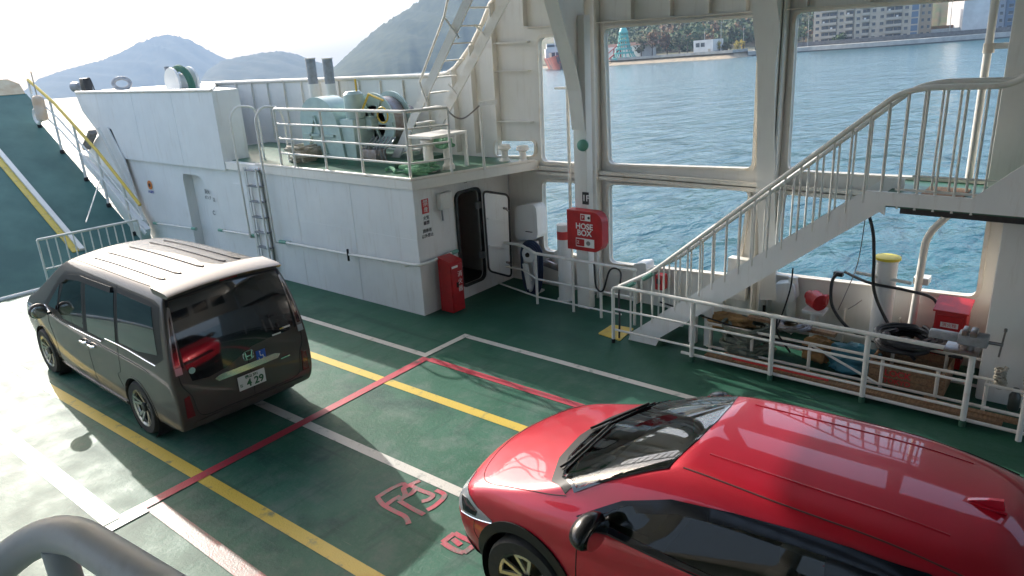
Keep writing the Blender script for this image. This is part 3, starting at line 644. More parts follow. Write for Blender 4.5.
q0 = P(182, 87, X=8.0); q = empty('roller_fairlead', q0, label='rounded fairlead with dark green rope over it on top of the bow block', cat='fairlead')
part(MB().lathe([(.3, -.1), (.3, -.05), (.17, 0), (.17, .25), (.3, .3), (.3, .35)], q0+Vector((-.1, .0, .1)), (1, 0, 0), 18), 'roller', M['cream'], q)
part(MB().tube([q0+Vector((.0, math.cos(a)*.42, -.04+math.sin(a)*.42)) for a in np.linspace(0, math.pi, 14)], .07, 8), 'rope', mat('dark_green_rope', (.05, .14, .09), .9), q)
part(MB().tube([q0+Vector((-.1, .25, .0)), q0+Vector((-.1, .3, .42))], .05, 8), 'guide_pin', M['grey'], q)
# ------------------------------------------------------------------ starboard side wall with openings
side = empty('side_wall', (WX, 5, 0), label='cream steel side wall with large openings onto the sea', cat='side wall')
def wq(c): return [P(x, y, X=WX) for x, y in c]
op = {'narrow_top': [(539.5, 38), (579, 35), (582, 163), (543, 161)], 'narrow_low': [(543.5, 181), (582, 183), (586, 256), (546, 250)],
      'mid_top': [(605.5, 29), (760, 17), (753, 168), (610, 163.5)], 'mid_low': [(610, 184), (750, 190), (737, 275), (611, 262)],
      'right_top': [(797.5, 13), (1030, -4), (1000, 181), (788.5, 170)], 'right_low': [(786, 192), (990, 200), (976, 296), (772, 273)]}
outline = [(WX, 8.35, -.0), (WX, 8.35, 4.05), (WX, 8.12, 4.6), (WX, 7.95, 4.72), (WX, -9, 4.72), (WX, -9, 0)]
mb = MB(); mb.prism(outline, (.03, 0, 0), [rquad(wq(c), .10) for c in op.values()]+[rquad([P(x, y, X=WX) for x, y in ((495, 141), (534, 141), (534, 156), (495, 156))], .09)])
part(mb, 'plating', M['cream'], side)
for k, c in op.items():
    q = rquad(wq(c), .10); cen = sum(q, Vector())/len(q); out_ = [cen+(p-cen)*(1+.05/max(.3, (p-cen).length)) for p in q]
    mb = MB(); mb.prism([p+Vector((-.05, 0, 0)) for p in out_], (.11, 0, 0), [[p+Vector((-.05, 0, 0)) for p in q]]); part(mb, 'window_frame', M['trim'], side)
    zb = min(p.z for p in q)
# forward bulwark
mb = MB(); mb.prism([(WX, 8.35, 0), (WX, 17.4, 0), (WX, 17.4, 3.43), (WX, 9.45, 3.5), (WX, 9.2, 3.53), (WX, 9.0, 3.62), (WX, 8.8, 3.78), (WX, 8.55, 4.0), (WX, 8.35, 4.27)], (.03, 0, 0)); part(mb, 'bulwark_plating', M['cream'], side)
cap = [(WX, 17.4, 3.44), (WX, 9.45, 3.51), (WX, 9.2, 3.54), (WX, 9.0, 3.63), (WX, 8.8, 3.79), (WX, 8.55, 4.02), (WX, 8.3, 4.33), (WX, 8.12, 4.6), (WX, 7.95, 4.72)]
part(MB().tube(cap, .04, 8), 'cap_rail', M['trim'], side)
for y in np.arange(9.7, 16.5, .62): part(MB().box((WX-.045, y-.008, 2.2), (WX, y+.008, 3.44)), 'stiffener', M['cream'], side)
for y, zt in ((9.0, 3.6), (8.55, 3.98), (8.05, 4.6)): part(MB().box((WX-.12, y-.012, 2.2), (WX, y+.012, zt)), 'stiffener', M['cream'], side)
for z in (2.75, 3.55): part(MB().box((WX-.09, 7.35, z), (WX, 8.05, z+.015)), 'stringer', M['cream'], side)
part(MB().box((WX-.09, 7.35, 3.98), (WX, 8.3, 4.0)), 'stringer', M['cream'], side)
for y in (7.4, 6.42, 5.5, 4.9, 4.35, 3.85, 3.1, 2.4, 1.7, -.2, -1.5, -3): part(MB().box((WX-.1, y-.01, 4.22), (WX, y+.01, 4.71)), 'stiffener', M['cream'], side)
for y in (6.2, 5.4, 4.7, 4.0, 3.0, 2.35, 1.7, 1.1): part(MB().box((WX-.09, y-.008, 0), (WX, y+.008, .48)), 'stiffener', M['cream'], side)
# vertical channel between openings and longitudinal ledge
def ch(yc, hw): 
    for dy in (-hw, hw): part(MB().box((WX-.17, yc+dy-.012, 0), (WX-.003, yc+dy+.012, 4.6)), 'frame_rib', M['cream'], side)
ch(6.2, .13); ch(3.44, .11)
part(MB().box((WX-.12, -6, 1.985), (WX-.003, 7.2, 2.0)).box((WX-.12, -6, 1.93), (WX-.105, 7.2, 2.06)), 'ledge', M['trim'], side)
part(MB().box((WX-.10, -6, 4.19), (WX-.003, 7.4, 4.205)), 'ledge', M['trim'], side)
part(MB().tube([P(565, 0, X=WX-.2), P(567.5, 100, X=WX-.2), Vector((WX-.2, P(567.5, 100, X=WX-.2).y, .02))], .025, 8), 'drain_pipe', M['cream'], side)
part(MB().box(P(565, 88, X=WX-.24)-Vector((.0, .1, .02)), P(565, 88, X=WX-.1)+Vector((0, .1, .02))), 'pipe_clamp', M['cream'], side)
part(MB().tube([(WX-.2, 3.44, 4.6), (WX-.2, 3.44, 2.1)], .02, 8), 'drain_pipe', M['cream'], side)
# upper tier above the photograph's top edge, with its own openings, and the roof deck over it
up = [(WX, 7.9, 4.725), (WX, 7.9, 6.5), (WX, -9, 6.5), (WX, -9, 4.725)]
holes = [[(WX, a, 4.95), (WX, b_, 4.95), (WX, b_, 6.2), (WX, a, 6.2)] for a, b_ in ((6.3, 4.0), (3.7, 1.5), (1.2, -1), (-1.3, -3.5))]
mb = MB(); mb.prism(up, (.03, 0, 0), holes); part(mb, 'upper_plating', M['cream'], side)
# posts with brackets, standing free of the wall
def bracket_post(X, Y, wx, wy, web, name_lb, zb=0):
    q = empty('deck_post', (X, Y, 0), label=name_lb, cat='post')
    part(MB().box((X-wx/2, Y-wy/2, zb), (X+wx/2, Y+wy/2, 4.3), .01), 'column', M['cream'], q)
    mb = MB(); mb.prism([(X+wx/2, Y, 2.7), (X-wx/2-.02, Y, 2.75), (X-wx/2-.10, Y, 3.3), (X-wx/2-.2, Y, 3.6), (X-wx/2-.65, Y, 4.62), (X+wx/2, Y, 4.62)], (0, .012, 0)); part(mb, 'web', M['cream'], q)
    pts = [(X-wx/2-.02, 2.75), (X-wx/2-.10, 3.3), (X-wx/2-.2, 3.6), (X-wx/2-.65, 4.62)]
    mb = MB()
    for (x0, z0_), (x1, z1_) in zip(pts, pts[1:]): mb.prism([(x0, Y-wy/2, z0_), (x1, Y-wy/2, z1_), (x1, Y+wy/2, z1_), (x0, Y+wy/2, z0_)], (-.012, 0, .0))
    part(mb, 'flange', M['cream'], q); return q
p1 = bracket_post(9.0, 6.0, .16, .22, 0, 'pale post with slanting bracket behind the red hose box'); p2 = empty('deck_post', (9.2, 3.4, 0), label='broad pale post flaring at the top behind the stairs', cat='post')
fl = [(750, -14), (752, 4), (753.5, 30), (756, 52), (757.5, 66), (757, 130), (756.5, 190), (760, 300), (776, 300), (774.5, 190), (774.5, 130), (775, 66), (778, 48), (780, 36), (779, 20), (777, 4), (777, -14)]
part(MB().prism([P(x, y, X=9.2) for x, y in fl], (.014, 0, 0)), 'flange', M['cream'], p2)
part(MB().prism([(9.215, 3.36, 0), (9.215, 3.36, 4.6), (9.58, 3.36, 4.6), (9.58, 3.36, 0)], (0, .014, 0)), 'web', M['cream'], p2)
# unseen roof deck, its front edge set to shade the red car's roof
roof = empty('unseen_roof_deck', (2, 0, 6.5), label='unseen grey upper deck above the stairs, shaped to shade the red car', cat='deck')
rfm = mat('underdeck_grey', (.36, .37, .35), .6, col2=(.26, .26, .25), ns=1.5, amt=.8)
part(MB().box((-5, -12, 6.45), (9.9, 10.1, 6.6)), 'plate', rfm, roof)
for y in np.arange(-6, 10, 1.3): part(MB().box((-4.9, y-.01, 6.2), (9.5, y+.01, 6.45)), 'beam', rfm, roof)
cb = empty('cross_beam', (9, 6, 4.8), label='cream beam running over the brackets at the top edge', cat='beam')
part(MB().box((8.0, -8, 4.66), (9.57, 7.6, 4.71)).box((8.0, -8, 4.45), (8.02, 7.6, 4.66)) if 0 else MB().box((9.0, -8, 4.40), (9.595, 3.2, 4.42)), 'plate', M['cream'], cb)
# ------------------------------------------------------------------ winch house
HX, HY, HZ = 7.37, 7.95, 2.13
h = empty('winch_house', (HX, HY, 0), label='white steel deckhouse under the mooring winch with an open oval door', cat='deckhouse')
dl, dr = [(8.24, .27), (8.24, 1.76), (8.68, 1.78), (8.88, 1.70), (8.86, .12), (8.3, .2)], None
door = rrect(8.27, .24, 8.80, 1.76, .10)
mb = MB(); mb.prism([(HX, HY, 0), (WX, HY, 0), (WX, HY, 2.0), (HX, HY, 2.0)], (0, .02, 0), [[(x, HY, z) for x, z in door]]); part(mb, 'front_wall', M['white'], h)
part(MB().box((HX, HY+.021, 0), (HX+.02, 12.2, 2.02)), 'side_wall', M['white'], h)
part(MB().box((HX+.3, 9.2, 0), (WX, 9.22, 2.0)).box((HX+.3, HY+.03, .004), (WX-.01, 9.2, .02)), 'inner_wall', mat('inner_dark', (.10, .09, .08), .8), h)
for y in (9.42, 10.95): part(MB().tube([(HX-.001, y, 0), (HX-.001, y, 1.99)], .003, 5), 'weld_seam', M['white'], h)
part(MB().tube([(HX-.001, HY, 1.22), (HX-.001, 12.2, 1.22)], .0025, 5), 'weld_seam', M['white'], h)
for y in (14.6, 16.3): part(MB().tube([(X0-.001, y, 1.98), (X0-.001, y, 3.42)], .003, 5), 'weld_seam', M['white'], blk)
mb = MB(); edge = [(HX-.03, HY-.03, 2.0), (WX-.02, 7.25, 2.0), (WX-.02, 15.0, 2.0), (8.6, 15.0, 2.0), (HX-.03, 13.0, 2.0)]
mb.prism(edge, (0, 0, .135)); part(mb, 'top_plate', M['cream'], h)
mb = MB(); mb.prism([(HX+.12, HY+.1, 2.136), (WX-.05, 7.45, 2.136), (WX-.05, 14.9, 2.136), (8.6, 14.9, 2.136), (HX+.12, 13.0, 2.136)], (0, 0, .006)); part(mb, 'top_paint', M['greendeck'], h)
part(MB().tube([(HX-.01, 12.0, 2.15), (HX-.01, HY-.0, 2.15), (WX-.1, 7.28, 2.15)], .025, 8), 'top_coaming', M['trim'], h)
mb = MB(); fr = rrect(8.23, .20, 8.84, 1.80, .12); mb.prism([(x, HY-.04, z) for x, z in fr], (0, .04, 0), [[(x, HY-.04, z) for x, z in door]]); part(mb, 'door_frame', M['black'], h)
# open door leaf, hinged at x=8.9 swung almost flat to the wall
dlc = [P(481, 190, Y=7.72), P(507, 194, Y=7.62), P(510, 277, Y=7.62), P(487, 271, Y=7.72)]
q = rquad(dlc, .09); dn = (dlc[1]-dlc[0]).cross(dlc[3]-dlc[0]).normalized(); dn = dn if dn.y < 0 else -dn
leaf = part(MB().prism(q, dn*.04), 'door_leaf', M['white'], h)
cen = sum(q, Vector())/len(q)
part(MB().tube([cen+(p-cen)*.985+dn*.045 for p in q], .018, 6, closed=True), 'door_gasket', M['black'], leaf)
for t in (.33, .66):
    a0, b0 = dlc[0].lerp(dlc[3], t), dlc[1].lerp(dlc[2], t); part(MB().bar(a0.lerp(b0, .1)+dn*.05, a0.lerp(b0, .9)+dn*.05, .02, .03, dn), 'stiffener', M['white'], leaf)
for x, y in ((503, 208), (506, 262)):
    c = P(x, y, Y=7.6); part(MB().tube([c+dn*.02, c+dn*.09], .02, 8).tube([c+dn*.09+Vector((-.06, 0, .03)), c+dn*.09+Vector((.05, 0, -.05))], .014, 6), 'door_handle', M['steel'], leaf)
for x, y in ((479, 205), (483, 255)): part(MB().box(P(x, y, Y=7.86)-Vector((.04, .03, .05)), P(x, y, Y=7.86)+Vector((.04, .05, .05))), 'hinge', M['grey'], h)
# junction box, red notice, lettering on the front wall
part(MB().box((7.83, HY-.11, 1.60), (8.10, HY, 1.86), .03), 'junction_box', M['rail'], h); part(MB().tube([(7.9, HY-.04, 1.6), (7.92, HY-.03, 1.42)], .015, 6), 'conduit', M['grey'], h)
nb = part(MB().box((7.52, HY-.008, 1.60), (7.66, HY-.001, 1.82)), 'notice', M['redtape'], h)
text('禁', .11, (7.59, HY-.011, 1.755), (1, 0, 0), (0, 0, 1), M['signwhite'], 'lettering', nb); text('煙', .08, (7.59, HY-.011, 1.655), (1, 0, 0), (0, 0, 1), M['signwhite'], 'lettering', nb)
for z, s in ((1.53, '火気'), (1.45, '厳禁'), (1.33, '関係者'), (1.25, '以外禁止')): text(s, .065, (7.59, HY-.004, z), (1, 0, 0), (0, 0, 1), M['signdark'], 'lettering', h)
part(MB().box((7.77, HY-.006, .72), (7.80, HY-.001, .86)), 'sticker', mat('orange_sticker', (.7, .16, .03), .5), h); part(MB().box((7.81, HY-.006, .74), (7.90, HY-.001, .85)), 'sticker', M['yellow'], h)
text('ー', .1, (8.52, HY-.004, 1.9), (1, 0, 0), (0, 0, 1), M['signdark'], 'lettering', h)
# long handrail round the house
q = empty('house_handrail', (HX-.1, 9, .8), label='long white handrail running along the deckhouse side and round its corner', cat='handrail')
pts = fillet([P(280, 241.5, X=HX-.09), Vector((HX-.09, 9.5, .81)), Vector((HX-.09, HY-.09, .86)), Vector((7.98, HY-.09, .88))], .12)
part(MB().tube(pts, .024, 8), 'rail', M['rail'], q)
part(MB().tube(pts[-1:]+[Vector((8.12, HY-.09, .885))], .034, 8), 'grip', M['brass'], q); part(MB().tube([pts[0], pts[0]-Vector((0, .2, -.005))], .034, 8), 'grip', M['brass'], q)
for y in (11.3, 10.0, 8.7, 8.2): part(MB().tube([(HX-.09, y, .80), (HX, y, .79)], .014, 6), 'bracket', M['rail'], q)
mb = MB().tube([(HX-.1, 9.55, .70), (HX-.1, 9.55, .90)], .02, 6); part(mb, 'latch', M['dark'], q)
# red extinguisher box by the corner
q = empty('extinguisher_box', (7.78, 7.75, 0), label='red fire extinguisher box on the deck at the deckhouse corner', cat='extinguisher box')
bx0, bx1, by0, by1 = 7.66, 7.93, 7.60, 7.86
mb = MB(); mb.prism([(bx0, by0, .02), (bx0, by1, .02), (bx0, by1, .90), (bx0, by0, .84)], (bx1-bx0, 0, 0)); part(mb, 'body', M['red'], q)
mb = MB(); mb.box((bx0+.015, by0-.018, .05), (bx1-.015, by0, .79), .006); dd = part(mb, 'door', M['red'], q)
part(MB().box((7.76, by0-.04, .42), (7.79, by0-.018, .50)), 'latch', M['dark'], dd); part(MB().box((bx0-.01, by0-.02, .845), (bx1+.01, by1, .87)) if 0 else MB().box((bx0+.02, by0-.022, .74), (bx1-.12, by0-.018, .775)), 'label_strip', M['signwhite'], dd)
for z, s in ((.62, '消'), (.50, '火'), (.38, '器')): text(s, .1, (7.845, by0-.021, z), (1, 0, 0), (0, 0, 1), M['signwhite'], 'lettering', dd)
# ------------------------------------------------------------------ vertical ladder on the house side
lad = empty('wall_ladder', (HX-.1, 12.0, 0), label='white vertical ladder with curved grab rails on the bulwark beside the deckhouse', cat='ladder')
ly0, ly1 = 12.22, 11.85
for y in (ly0, ly1):
    pts = fillet([(HX-.13, y, .1), (HX-.13, y, 3.05), (HX+.02, y, 3.2), (HX+.5, y, 3.15), (HX+.62, y, 2.9), (HX+.62, y, 2.15)], .15)
    part(MB().tube([(HX-.13, y, .1), (HX-.13, y, 2.1)], .018, 6), 'stile', M['rail'], lad)
part(MB().box((HX-.05, ly1+.04, .1), (HX-.02, ly0-.04, 2.1)).box((HX-.14, ly1, .1), (HX-.12, ly1+.05, 2.1)).box((HX-.14, ly0-.05, .1), (HX-.12, ly0, 2.1)), 'back_plate', M['white'], lad)
for z in np.arange(.3, 2.1, .29): part(MB().box((HX-.14, ly1, z), (HX-.02, ly0, z+.022)), 'rung', M['grey'], lad)
for y in (12.42, 11.62):
    pts = fillet([(HX-.12, y, .75), (HX-.12, y, 3.0), (HX+.05, y, 3.17), (HX+.38, y, 3.12), (HX+.45, y, 2.9), (HX+.45, y, 2.14)], .16)
    part(MB().tube(pts, .02, 8), 'grab_rail', M['rail'], lad); part(MB().tube([(HX-.12, y, .76), (HX-.0, y, .72)], .016, 6), 'bracket', M['rail'], lad)
# ------------------------------------------------------------------ guard rail round the winch deck
gr = empty('winch_rail', (HX, 9, HZ), label='white four bar guard rail around the winch deck', cat='guard rail')
gx_ = HX+.03; a = Vector((gx_, 11.35, 0)); b = Vector((gx_, HY+.05, 0)); c = Vector((8.9, 7.45, 0))
for i, z in enumerate((3.13, 2.88, 2.63, 2.38)):
    end = Vector((8.3, 7.62, 0)) 
    pts = [a+Vector((.12, 0, z)), a+Vector((0, -.12, z)), b+Vector((0, 0, z)), Vector((8.02, 7.74, z))]
    part(MB().tube(fillet(pts, .1), .024 if i == 0 else .016, 8), 'top_bar' if i == 0 else 'mid_bar', M['rail'], gr)
for y in (11.25, 10.85, 9.98, 9.06, HY+.05): part(MB().tube([(gx_, y, 2.13), (gx_, y, 3.13)], .021, 8), 'post', M['rail'], gr)
part(MB().tube([(8.02, 7.74, 2.13), (8.02, 7.74, 3.13)], .021, 8), 'post', M['rail'], gr)
q = MB().tube([(8.55, 7.55, 2.13), (8.55, 7.55, 3.16), ], .022, 8).box((8.53, 7.54, 3.1), (8.95, 7.56, 3.17)); part(q, 'end_post', M['rail'], gr)
part(MB().tube(smooth_path([Vector((8.02, 7.74, 3.1)), Vector((8.14, 7.7, 2.98)), Vector((8.3, 7.64, 2.96)), Vector((8.55, 7.55, 3.12))], 5), .012, 6), 'chain', M['steel'], gr)
# ------------------------------------------------------------------ mooring winch
wn = empty('mooring_winch', (8.6, 10.5, HZ), label='pale teal mooring winch with round drum guards behind the guard rail', cat='winch')
def disc(c, r, t, m, nm, ax=(1, 0, 0), hole=0):
    c = Vector(c); prof_ = [(hole+.001, 0), (r, 0), (r, t), (hole+.001, t)] if hole else [(r-.01, 0), (r, .01), (r, t-.01), (r-.01, t)]
    return part(MB().lathe(prof_, c, ax, 36, cap=not hole), nm, m, wn)
part(MB().box((8.0, 9.0, 2.14), (9.25, 11.4, 2.22)), 'base', M['greendeck'], wn)
# big gear cover (arched box) facing us
mb = MB(); arch = [(y, z) for y, z in [(11.45, 2.25)]+[(10.95+.5*math.cos(a)*1.0, 2.85+.42*math.sin(a)) for a in np.linspace(0.1, math.pi-.35, 12)]+[(10.38, 2.75), (10.30, 2.25)]]
mb.prism([(8.05, y, z) for y, z in arch], (.42, 0, 0)); part(mb, 'gear_cover', M['teal'], wn)
mb = MB(); mb.bar((8.03, 11.3, 2.3), (8.03, 11.0, 2.95), .04, .05, (1, 0, 0)); mb.bar((8.03, 10.75, 2.3), (8.03, 11.0, 2.95), .04, .05, (1, 0, 0)); mb.bar((8.03, 11.35, 2.62), (8.03, 10.5, 2.62), .04, .05, (1, 0, 0)); part(mb, 'stiffener', M['teal'], wn)
part(MB().box((8.1, 10.05, 2.2), (8.75, 10.42, 2.9), .04), 'motor_housing', M['teal'], wn); part(MB().lathe([(.16, 0), (.17, .05), (.17, .4), (.12, .45)], (8.3, 10.2, 2.9), (0, 0, 1), 16), 'motor', M['teal'], wn)
for x in (8.55, 8.95): disc((x, 10.02, 2.80), .50, .035, M['teal'], 'drum_flange', hole=.16)
disc((8.55, 10.02, 2.80), .3, .42, M['steel'], 'drum'); disc((8.6, 10.02, 2.80), .42, .34, M['steel'], 'wound_rope'); disc((8.38, 10.02, 2.80), .12, .2, M['teal'], 'shaft')
for a in range(6):
    an = a*math.pi/3; part(MB().bar((8.54, 10.02+.12*math.cos(an), 2.80+.12*math.sin(an)), (8.54, 10.02+.48*math.cos(an), 2.80+.48*math.sin(an)), .05, .04, (1, 0, 0)), 'spoke', M['teal'], wn)
part(MB().tube([(8.3, 10.0, 3.05), (8.3, 9.8, 3.3), (8.3, 9.45, 3.2)], .02, 6), 'brake_lever', M['yellow'], wn)
part(MB().tube([(8.4+.0, 9.62+math.cos(t)*.13, 2.95+math.sin(t)*.13) for t in np.linspace(0, 2*math.pi, 19)[:-1]], .014, 6, closed=True), 'hand_wheel', M['yellow'], wn)
part(MB().tube([(8.3, 10.1, 3.1), (8.3, 10.1, 3.55)], .02, 6), 'control_lever', M['yellow'], wn)
for k in range(7):
    y = 9.9-.09*k; part(MB().tube(smooth_path([Vector((8.15, y, 2.25)), Vector((8.1, y-.03, 2.42+.03*(k % 3))), Vector((8.2, y-.1, 2.5)), Vector((8.35, y-.06, 2.6))], 4), .013, 6), 'hydraulic_pipe', M['grey'], wn)
part(MB().box((8.05, 9.5, 2.2), (8.3, 9.9, 2.42), .02), 'valve_block', M['steel'], wn)
part(MB().lathe([(.22, 0), (.1, .08), (.1, .3), (.22, .38)], (9.0, 10.02, 2.80), (1, 0, 0), 20), 'warping_drum', M['steel'], wn)
# twin bollard posts by the bulwark
for lbl, x0, x1 in (('left one of the two thick pale posts behind the winch', 310, 311.5), ('right one of the two thick pale posts behind the winch', 327, 331)):
    b1 = P(x0, 59, X=9.25); q = empty('mooring_bitt', (b1.x, b1.y, 2.14), label=lbl, cat='mooring post', group='mooring posts')
    part(MB().tube([(b1.x, b1.y, 2.14), (b1.x, b1.y, 3.42)], .10, 16), 'lower_column', M['cream'], q); part(MB().tube([(b1.x, b1.y, 3.42), (b1.x, b1.y, b1.z)], .098, 16), 'upper_column', M['grey'], q)
    part(MB().lathe([(.11, 0), (.11, .02)], (b1.x, b1.y, b1.z), (0, 0, 1), 16), 'cap', M['trim'], q)
# rope heaps
def coil(name, c, r, turns, rr, m, lb, seed, flat=.5, wob=.05, z=0):
    rnd = random.Random(seed); pts = []
    N = int(turns*18)
    for i in range(N):
        a = i/18*2*math.pi; R_ = r*(.62+.38*math.sin(i*.19+seed)**2)+rnd.uniform(-wob, wob)
        pts.append(Vector((c[0]+math.cos(a)*R_, c[1]+math.sin(a)*R_*.9, c[2]+rr+(i/N)*flat+rnd.uniform(-.3, .3)*rr)))
    return tag(MB().tube(smooth_path(pts, 2), rr, 6).build(name, m), lb, 'rope')
coil('rope_coil', (8.0, 11.3, 2.14), .38, 8, .028, M['ropewhite'], 'heap of pale rope beside the left end of the winch', 1, .28)
coil('rope_coil', (7.95, 8.35, 2.14), .26, 7, .028, M['rope'], 'loose green rope heap on the corner of the winch deck', 2, .12, .08)
coil('rope_coil', (8.15, 8.0, 2.50), .12, 6, .024, M['rope'], 'green rope draped over the white fairlead box', 5, .12, .05)
pts = [Vector((7.75, 8.95-.1*k+.05*math.sin(k*2.1), 2.17+.03*math.sin(k*1.3)))+Vector((.07*math.sin(k*1.7), 0, 0)) for k in range(10)]
tag(MB().tube(smooth_path(pts, 4), .03, 6).build('rope_tail', M['rope']), 'green rope tail lying along the winch deck edge', 'rope')
# white fairlead box with rollers
q = empty('fairlead_frame', (8.4, 8.2, HZ), label='white box framed roller fairlead at the right end of the winch deck', cat='fairlead')
part(MB().box((7.95, 8.05, 2.66), (8.75, 8.6, 2.70)).box((7.95, 8.55, 2.14), (8.0, 8.6, 2.66)).box((8.7, 8.05, 2.14), (8.75, 8.1, 2.66)), 'frame', M['rail'], q)
for x, y, r in ((8.05, 8.25, .11), (8.35, 8.12, .10)): part(MB().lathe([(r, 0), (r, .06), (r*.7, .1), (r*.7, .4), (r, .44), (r, .5)], (x, y, 2.14), (0, 0, 1), 18), 'roller', M['cream'], q)
# small rollers in the oval mooring hole
for lb, px in (('left small bollard head seen in the oval mooring hole', 505), ('right small bollard head seen in the oval mooring hole', 523)):
    p = P(px, 157, X=9.35); q = MB().lathe([(.10, 0), (.055, .05), (.055, .17), (.11, .20), (.09, .26)], (p.x, p.y, 2.14), (0, 0, 1), 14); tag(q.build('bollard_head', M['cream']), lb, 'bollard', 'bollard heads in the mooring hole')
mb = MB(); qq = [P(x, y, X=WX-.02) for x, y in ((495, 141), (534, 141), (534, 156), (495, 156))]; q_ = rquad(qq, .09); cen = sum(q_, Vector())/len(q_)
part(MB().prism([cen+(p-cen)*1.12 for p in q_], (.05, 0, 0), [q_]), 'mooring_hole_rim', M['trim'], side)
# ------------------------------------------------------------------ inclined ladder from the winch deck to the roof deck
il = empty('inclined_ladder', (9, 9, HZ), label='steep white ladder with a thin handrail rising from the winch deck', cat='ladder')
def lp(x, y, X): return P(x, y, X=X)
n0, n1 = lp(412, 122, 8.55), lp(468, 0, 8.55); n0 = n0+(n0-n1)*.38; n1 = n1+(n1-n0)*.35
f0, f1 = lp(440, 122, 9.05), lp(505, 0, 9.05); f0 = f0+(f0-f1)*.38; f1 = f1+(f1-f0)*.35
for a0, a1 in ((n0, n1), (f0, f1)): part(MB().bar(a0, a1, .025, .15, (0, 1, 0)), 'stringer', M['rail'], il)
for k in range(14):
    t = (k+.6)/13.5; a0 = n0.lerp(n1, t); b0 = Vector((9.05, a0.y, a0.z)); part(MB().box(a0+Vector((0, -.07, -.01)), b0+Vector((0, .07, .01))), 'tread', M['rail'], il)
hr = [lp(428, 107, 8.5), lp(419.5, 82, 8.5), lp(444, 17, 8.5), lp(452, -20, 8.5)]
part(MB().tube(hr, .018, 8), 'handrail', M['rail'], il); part(MB().tube([lp(444, 17, 8.5), lp(459, 38, 8.5)], .018, 8), 'stay', M['rail'], il); part(MB().tube([lp(475, 25, 9.0), lp(486, 37, 9.05)], .016, 6).tube([lp(448, 84, 9.0), lp(458, 96, 9.05)], .016, 6), 'stay', M['rail'], il)
# flood light on roof corner (teal valve on the frame)
q0 = P(583.5, 145, X=9.0-.09); q = empty('valve', q0, label='round green valve wheel on the pale post', cat='valve')
part(MB().lathe([(.08, 0), (.085, .02), (.085, .05), (.04, .08)], q0, (-1, -.3, 0), 16), 'wheel', M['brass'], q); part(MB().tube([q0+Vector((.0, 0, -.03)), q0+Vector((.09, 0, -.03))], .02, 6), 'stem', M['grey'], q)
# ------------------------------------------------------------------ hose box on the pale post
hb = empty('hose_box', (8.85, 5.9, 1.0), label='red rounded hose box with white lettering hung on the pale post', cat='hose box')
c = [P(569, 210, X=8.8), P(604, 209, X=8.8), P(604, 248, X=8.8), P(569, 247, X=8.8)]
yl, yr, zb_, zt_ = c[0].y, c[1].y, 1.0, 1.60
poly = [(yl, zt_), (yl, zb_)]+[(yr+.2-.2*math.cos(a)*-1-.2+.0, 0) for a in ()]
def yz(l): return [(8.74, y, z) for y, z in l]
pr = [(yl, zb_)]+[(yr+.16+.16*math.cos(a+math.pi), zb_+.16-.16*math.sin(a)) for a in np.linspace(math.pi/2, 0, 7)]+[(yr+.16-.16*math.cos(a), zt_-.16+.16*math.sin(a)) for a in np.linspace(0, math.pi/2, 7)]+[(yl, zt_)]
mb = MB(); mb.prism(yz(pr), (.17, 0, 0)); bdy = part(mb, 'body', M['red'], hb)
ym = (yl+yr)/2
for z, s, sz in ((1.37, 'HOSE', .12), (1.27, 'BOX', .12)): text(s, sz, (8.735, ym, z), (0, -1, 0), (0, 0, 1), M['signwhite'], 'lettering', bdy, weight=.003)
for y0_, y1_, z0_, z1_ in ((ym+.06, ym-.11, 1.46, 1.56), (ym+.15, ym-.17, 1.06, 1.19)):
    o = part(MB().box((8.733, y0_, z0_), (8.738, y1_, z1_)), 'label_plate', M['signwhite'], bdy)
    yy = (y0_+y1_)/2
    part(MB().box((8.728, y0_-.01, z0_+.012), (8.732, yy+.01, z1_-.012)), 'symbol_field', M['red'], o)
    part(MB().lathe([(.035, 0), (.035, .004)] if z0_ < 1.2 else [(.02, 0), (.02, .004)], (8.732, yy-.06, (z0_+z1_)/2), (-1, 0, 0), 14), 'symbol', M['signdark'] if z0_ > 1.2 else M['steel'], o)
    text('P' if z0_ > 1.2 else 'Z', .06, (8.726, y0_-.045, (z0_+z1_)/2), (0, -1, 0), (0, 0, 1), M['signwhite'], 'lettering', o)
q = part(MB().box(P(582.5, 192, X=8.9)-Vector((.01, 0, 0)), P(589, 204.5, X=8.91)), 'number_plate', M['signdark'], p1)
pc = P(585.7, 198.5, X=8.885); text('1F', .13, pc, (0, -1, 0), (0, 0, 1), M['signwhite'], 'lettering', q, weight=.002)
# white locker drum above the hose reel
q = empty('wall_drum', (9.4, 7.45, .8), label='white rounded liferaft style drum mounted high beside the open door', cat='drum')
c = [P(514, 206, X=9.3), P(536, 204, X=9.3), P(538, 240, X=9.3), P(515, 240, X=9.3)]
part(MB().prism(rquad(c, .14, 6), (.26, 0, 0)), 'body', M['white'], q); part(MB().box(P(524, 230, X=9.27)-Vector((.02, .03, .02)), P(533, 232, X=9.29)), 'handle', M['dark'], q)
part(MB().box((9.34, 7.3, .55), (9.55, 7.6, .78)), 'bracket', M['white'], q)
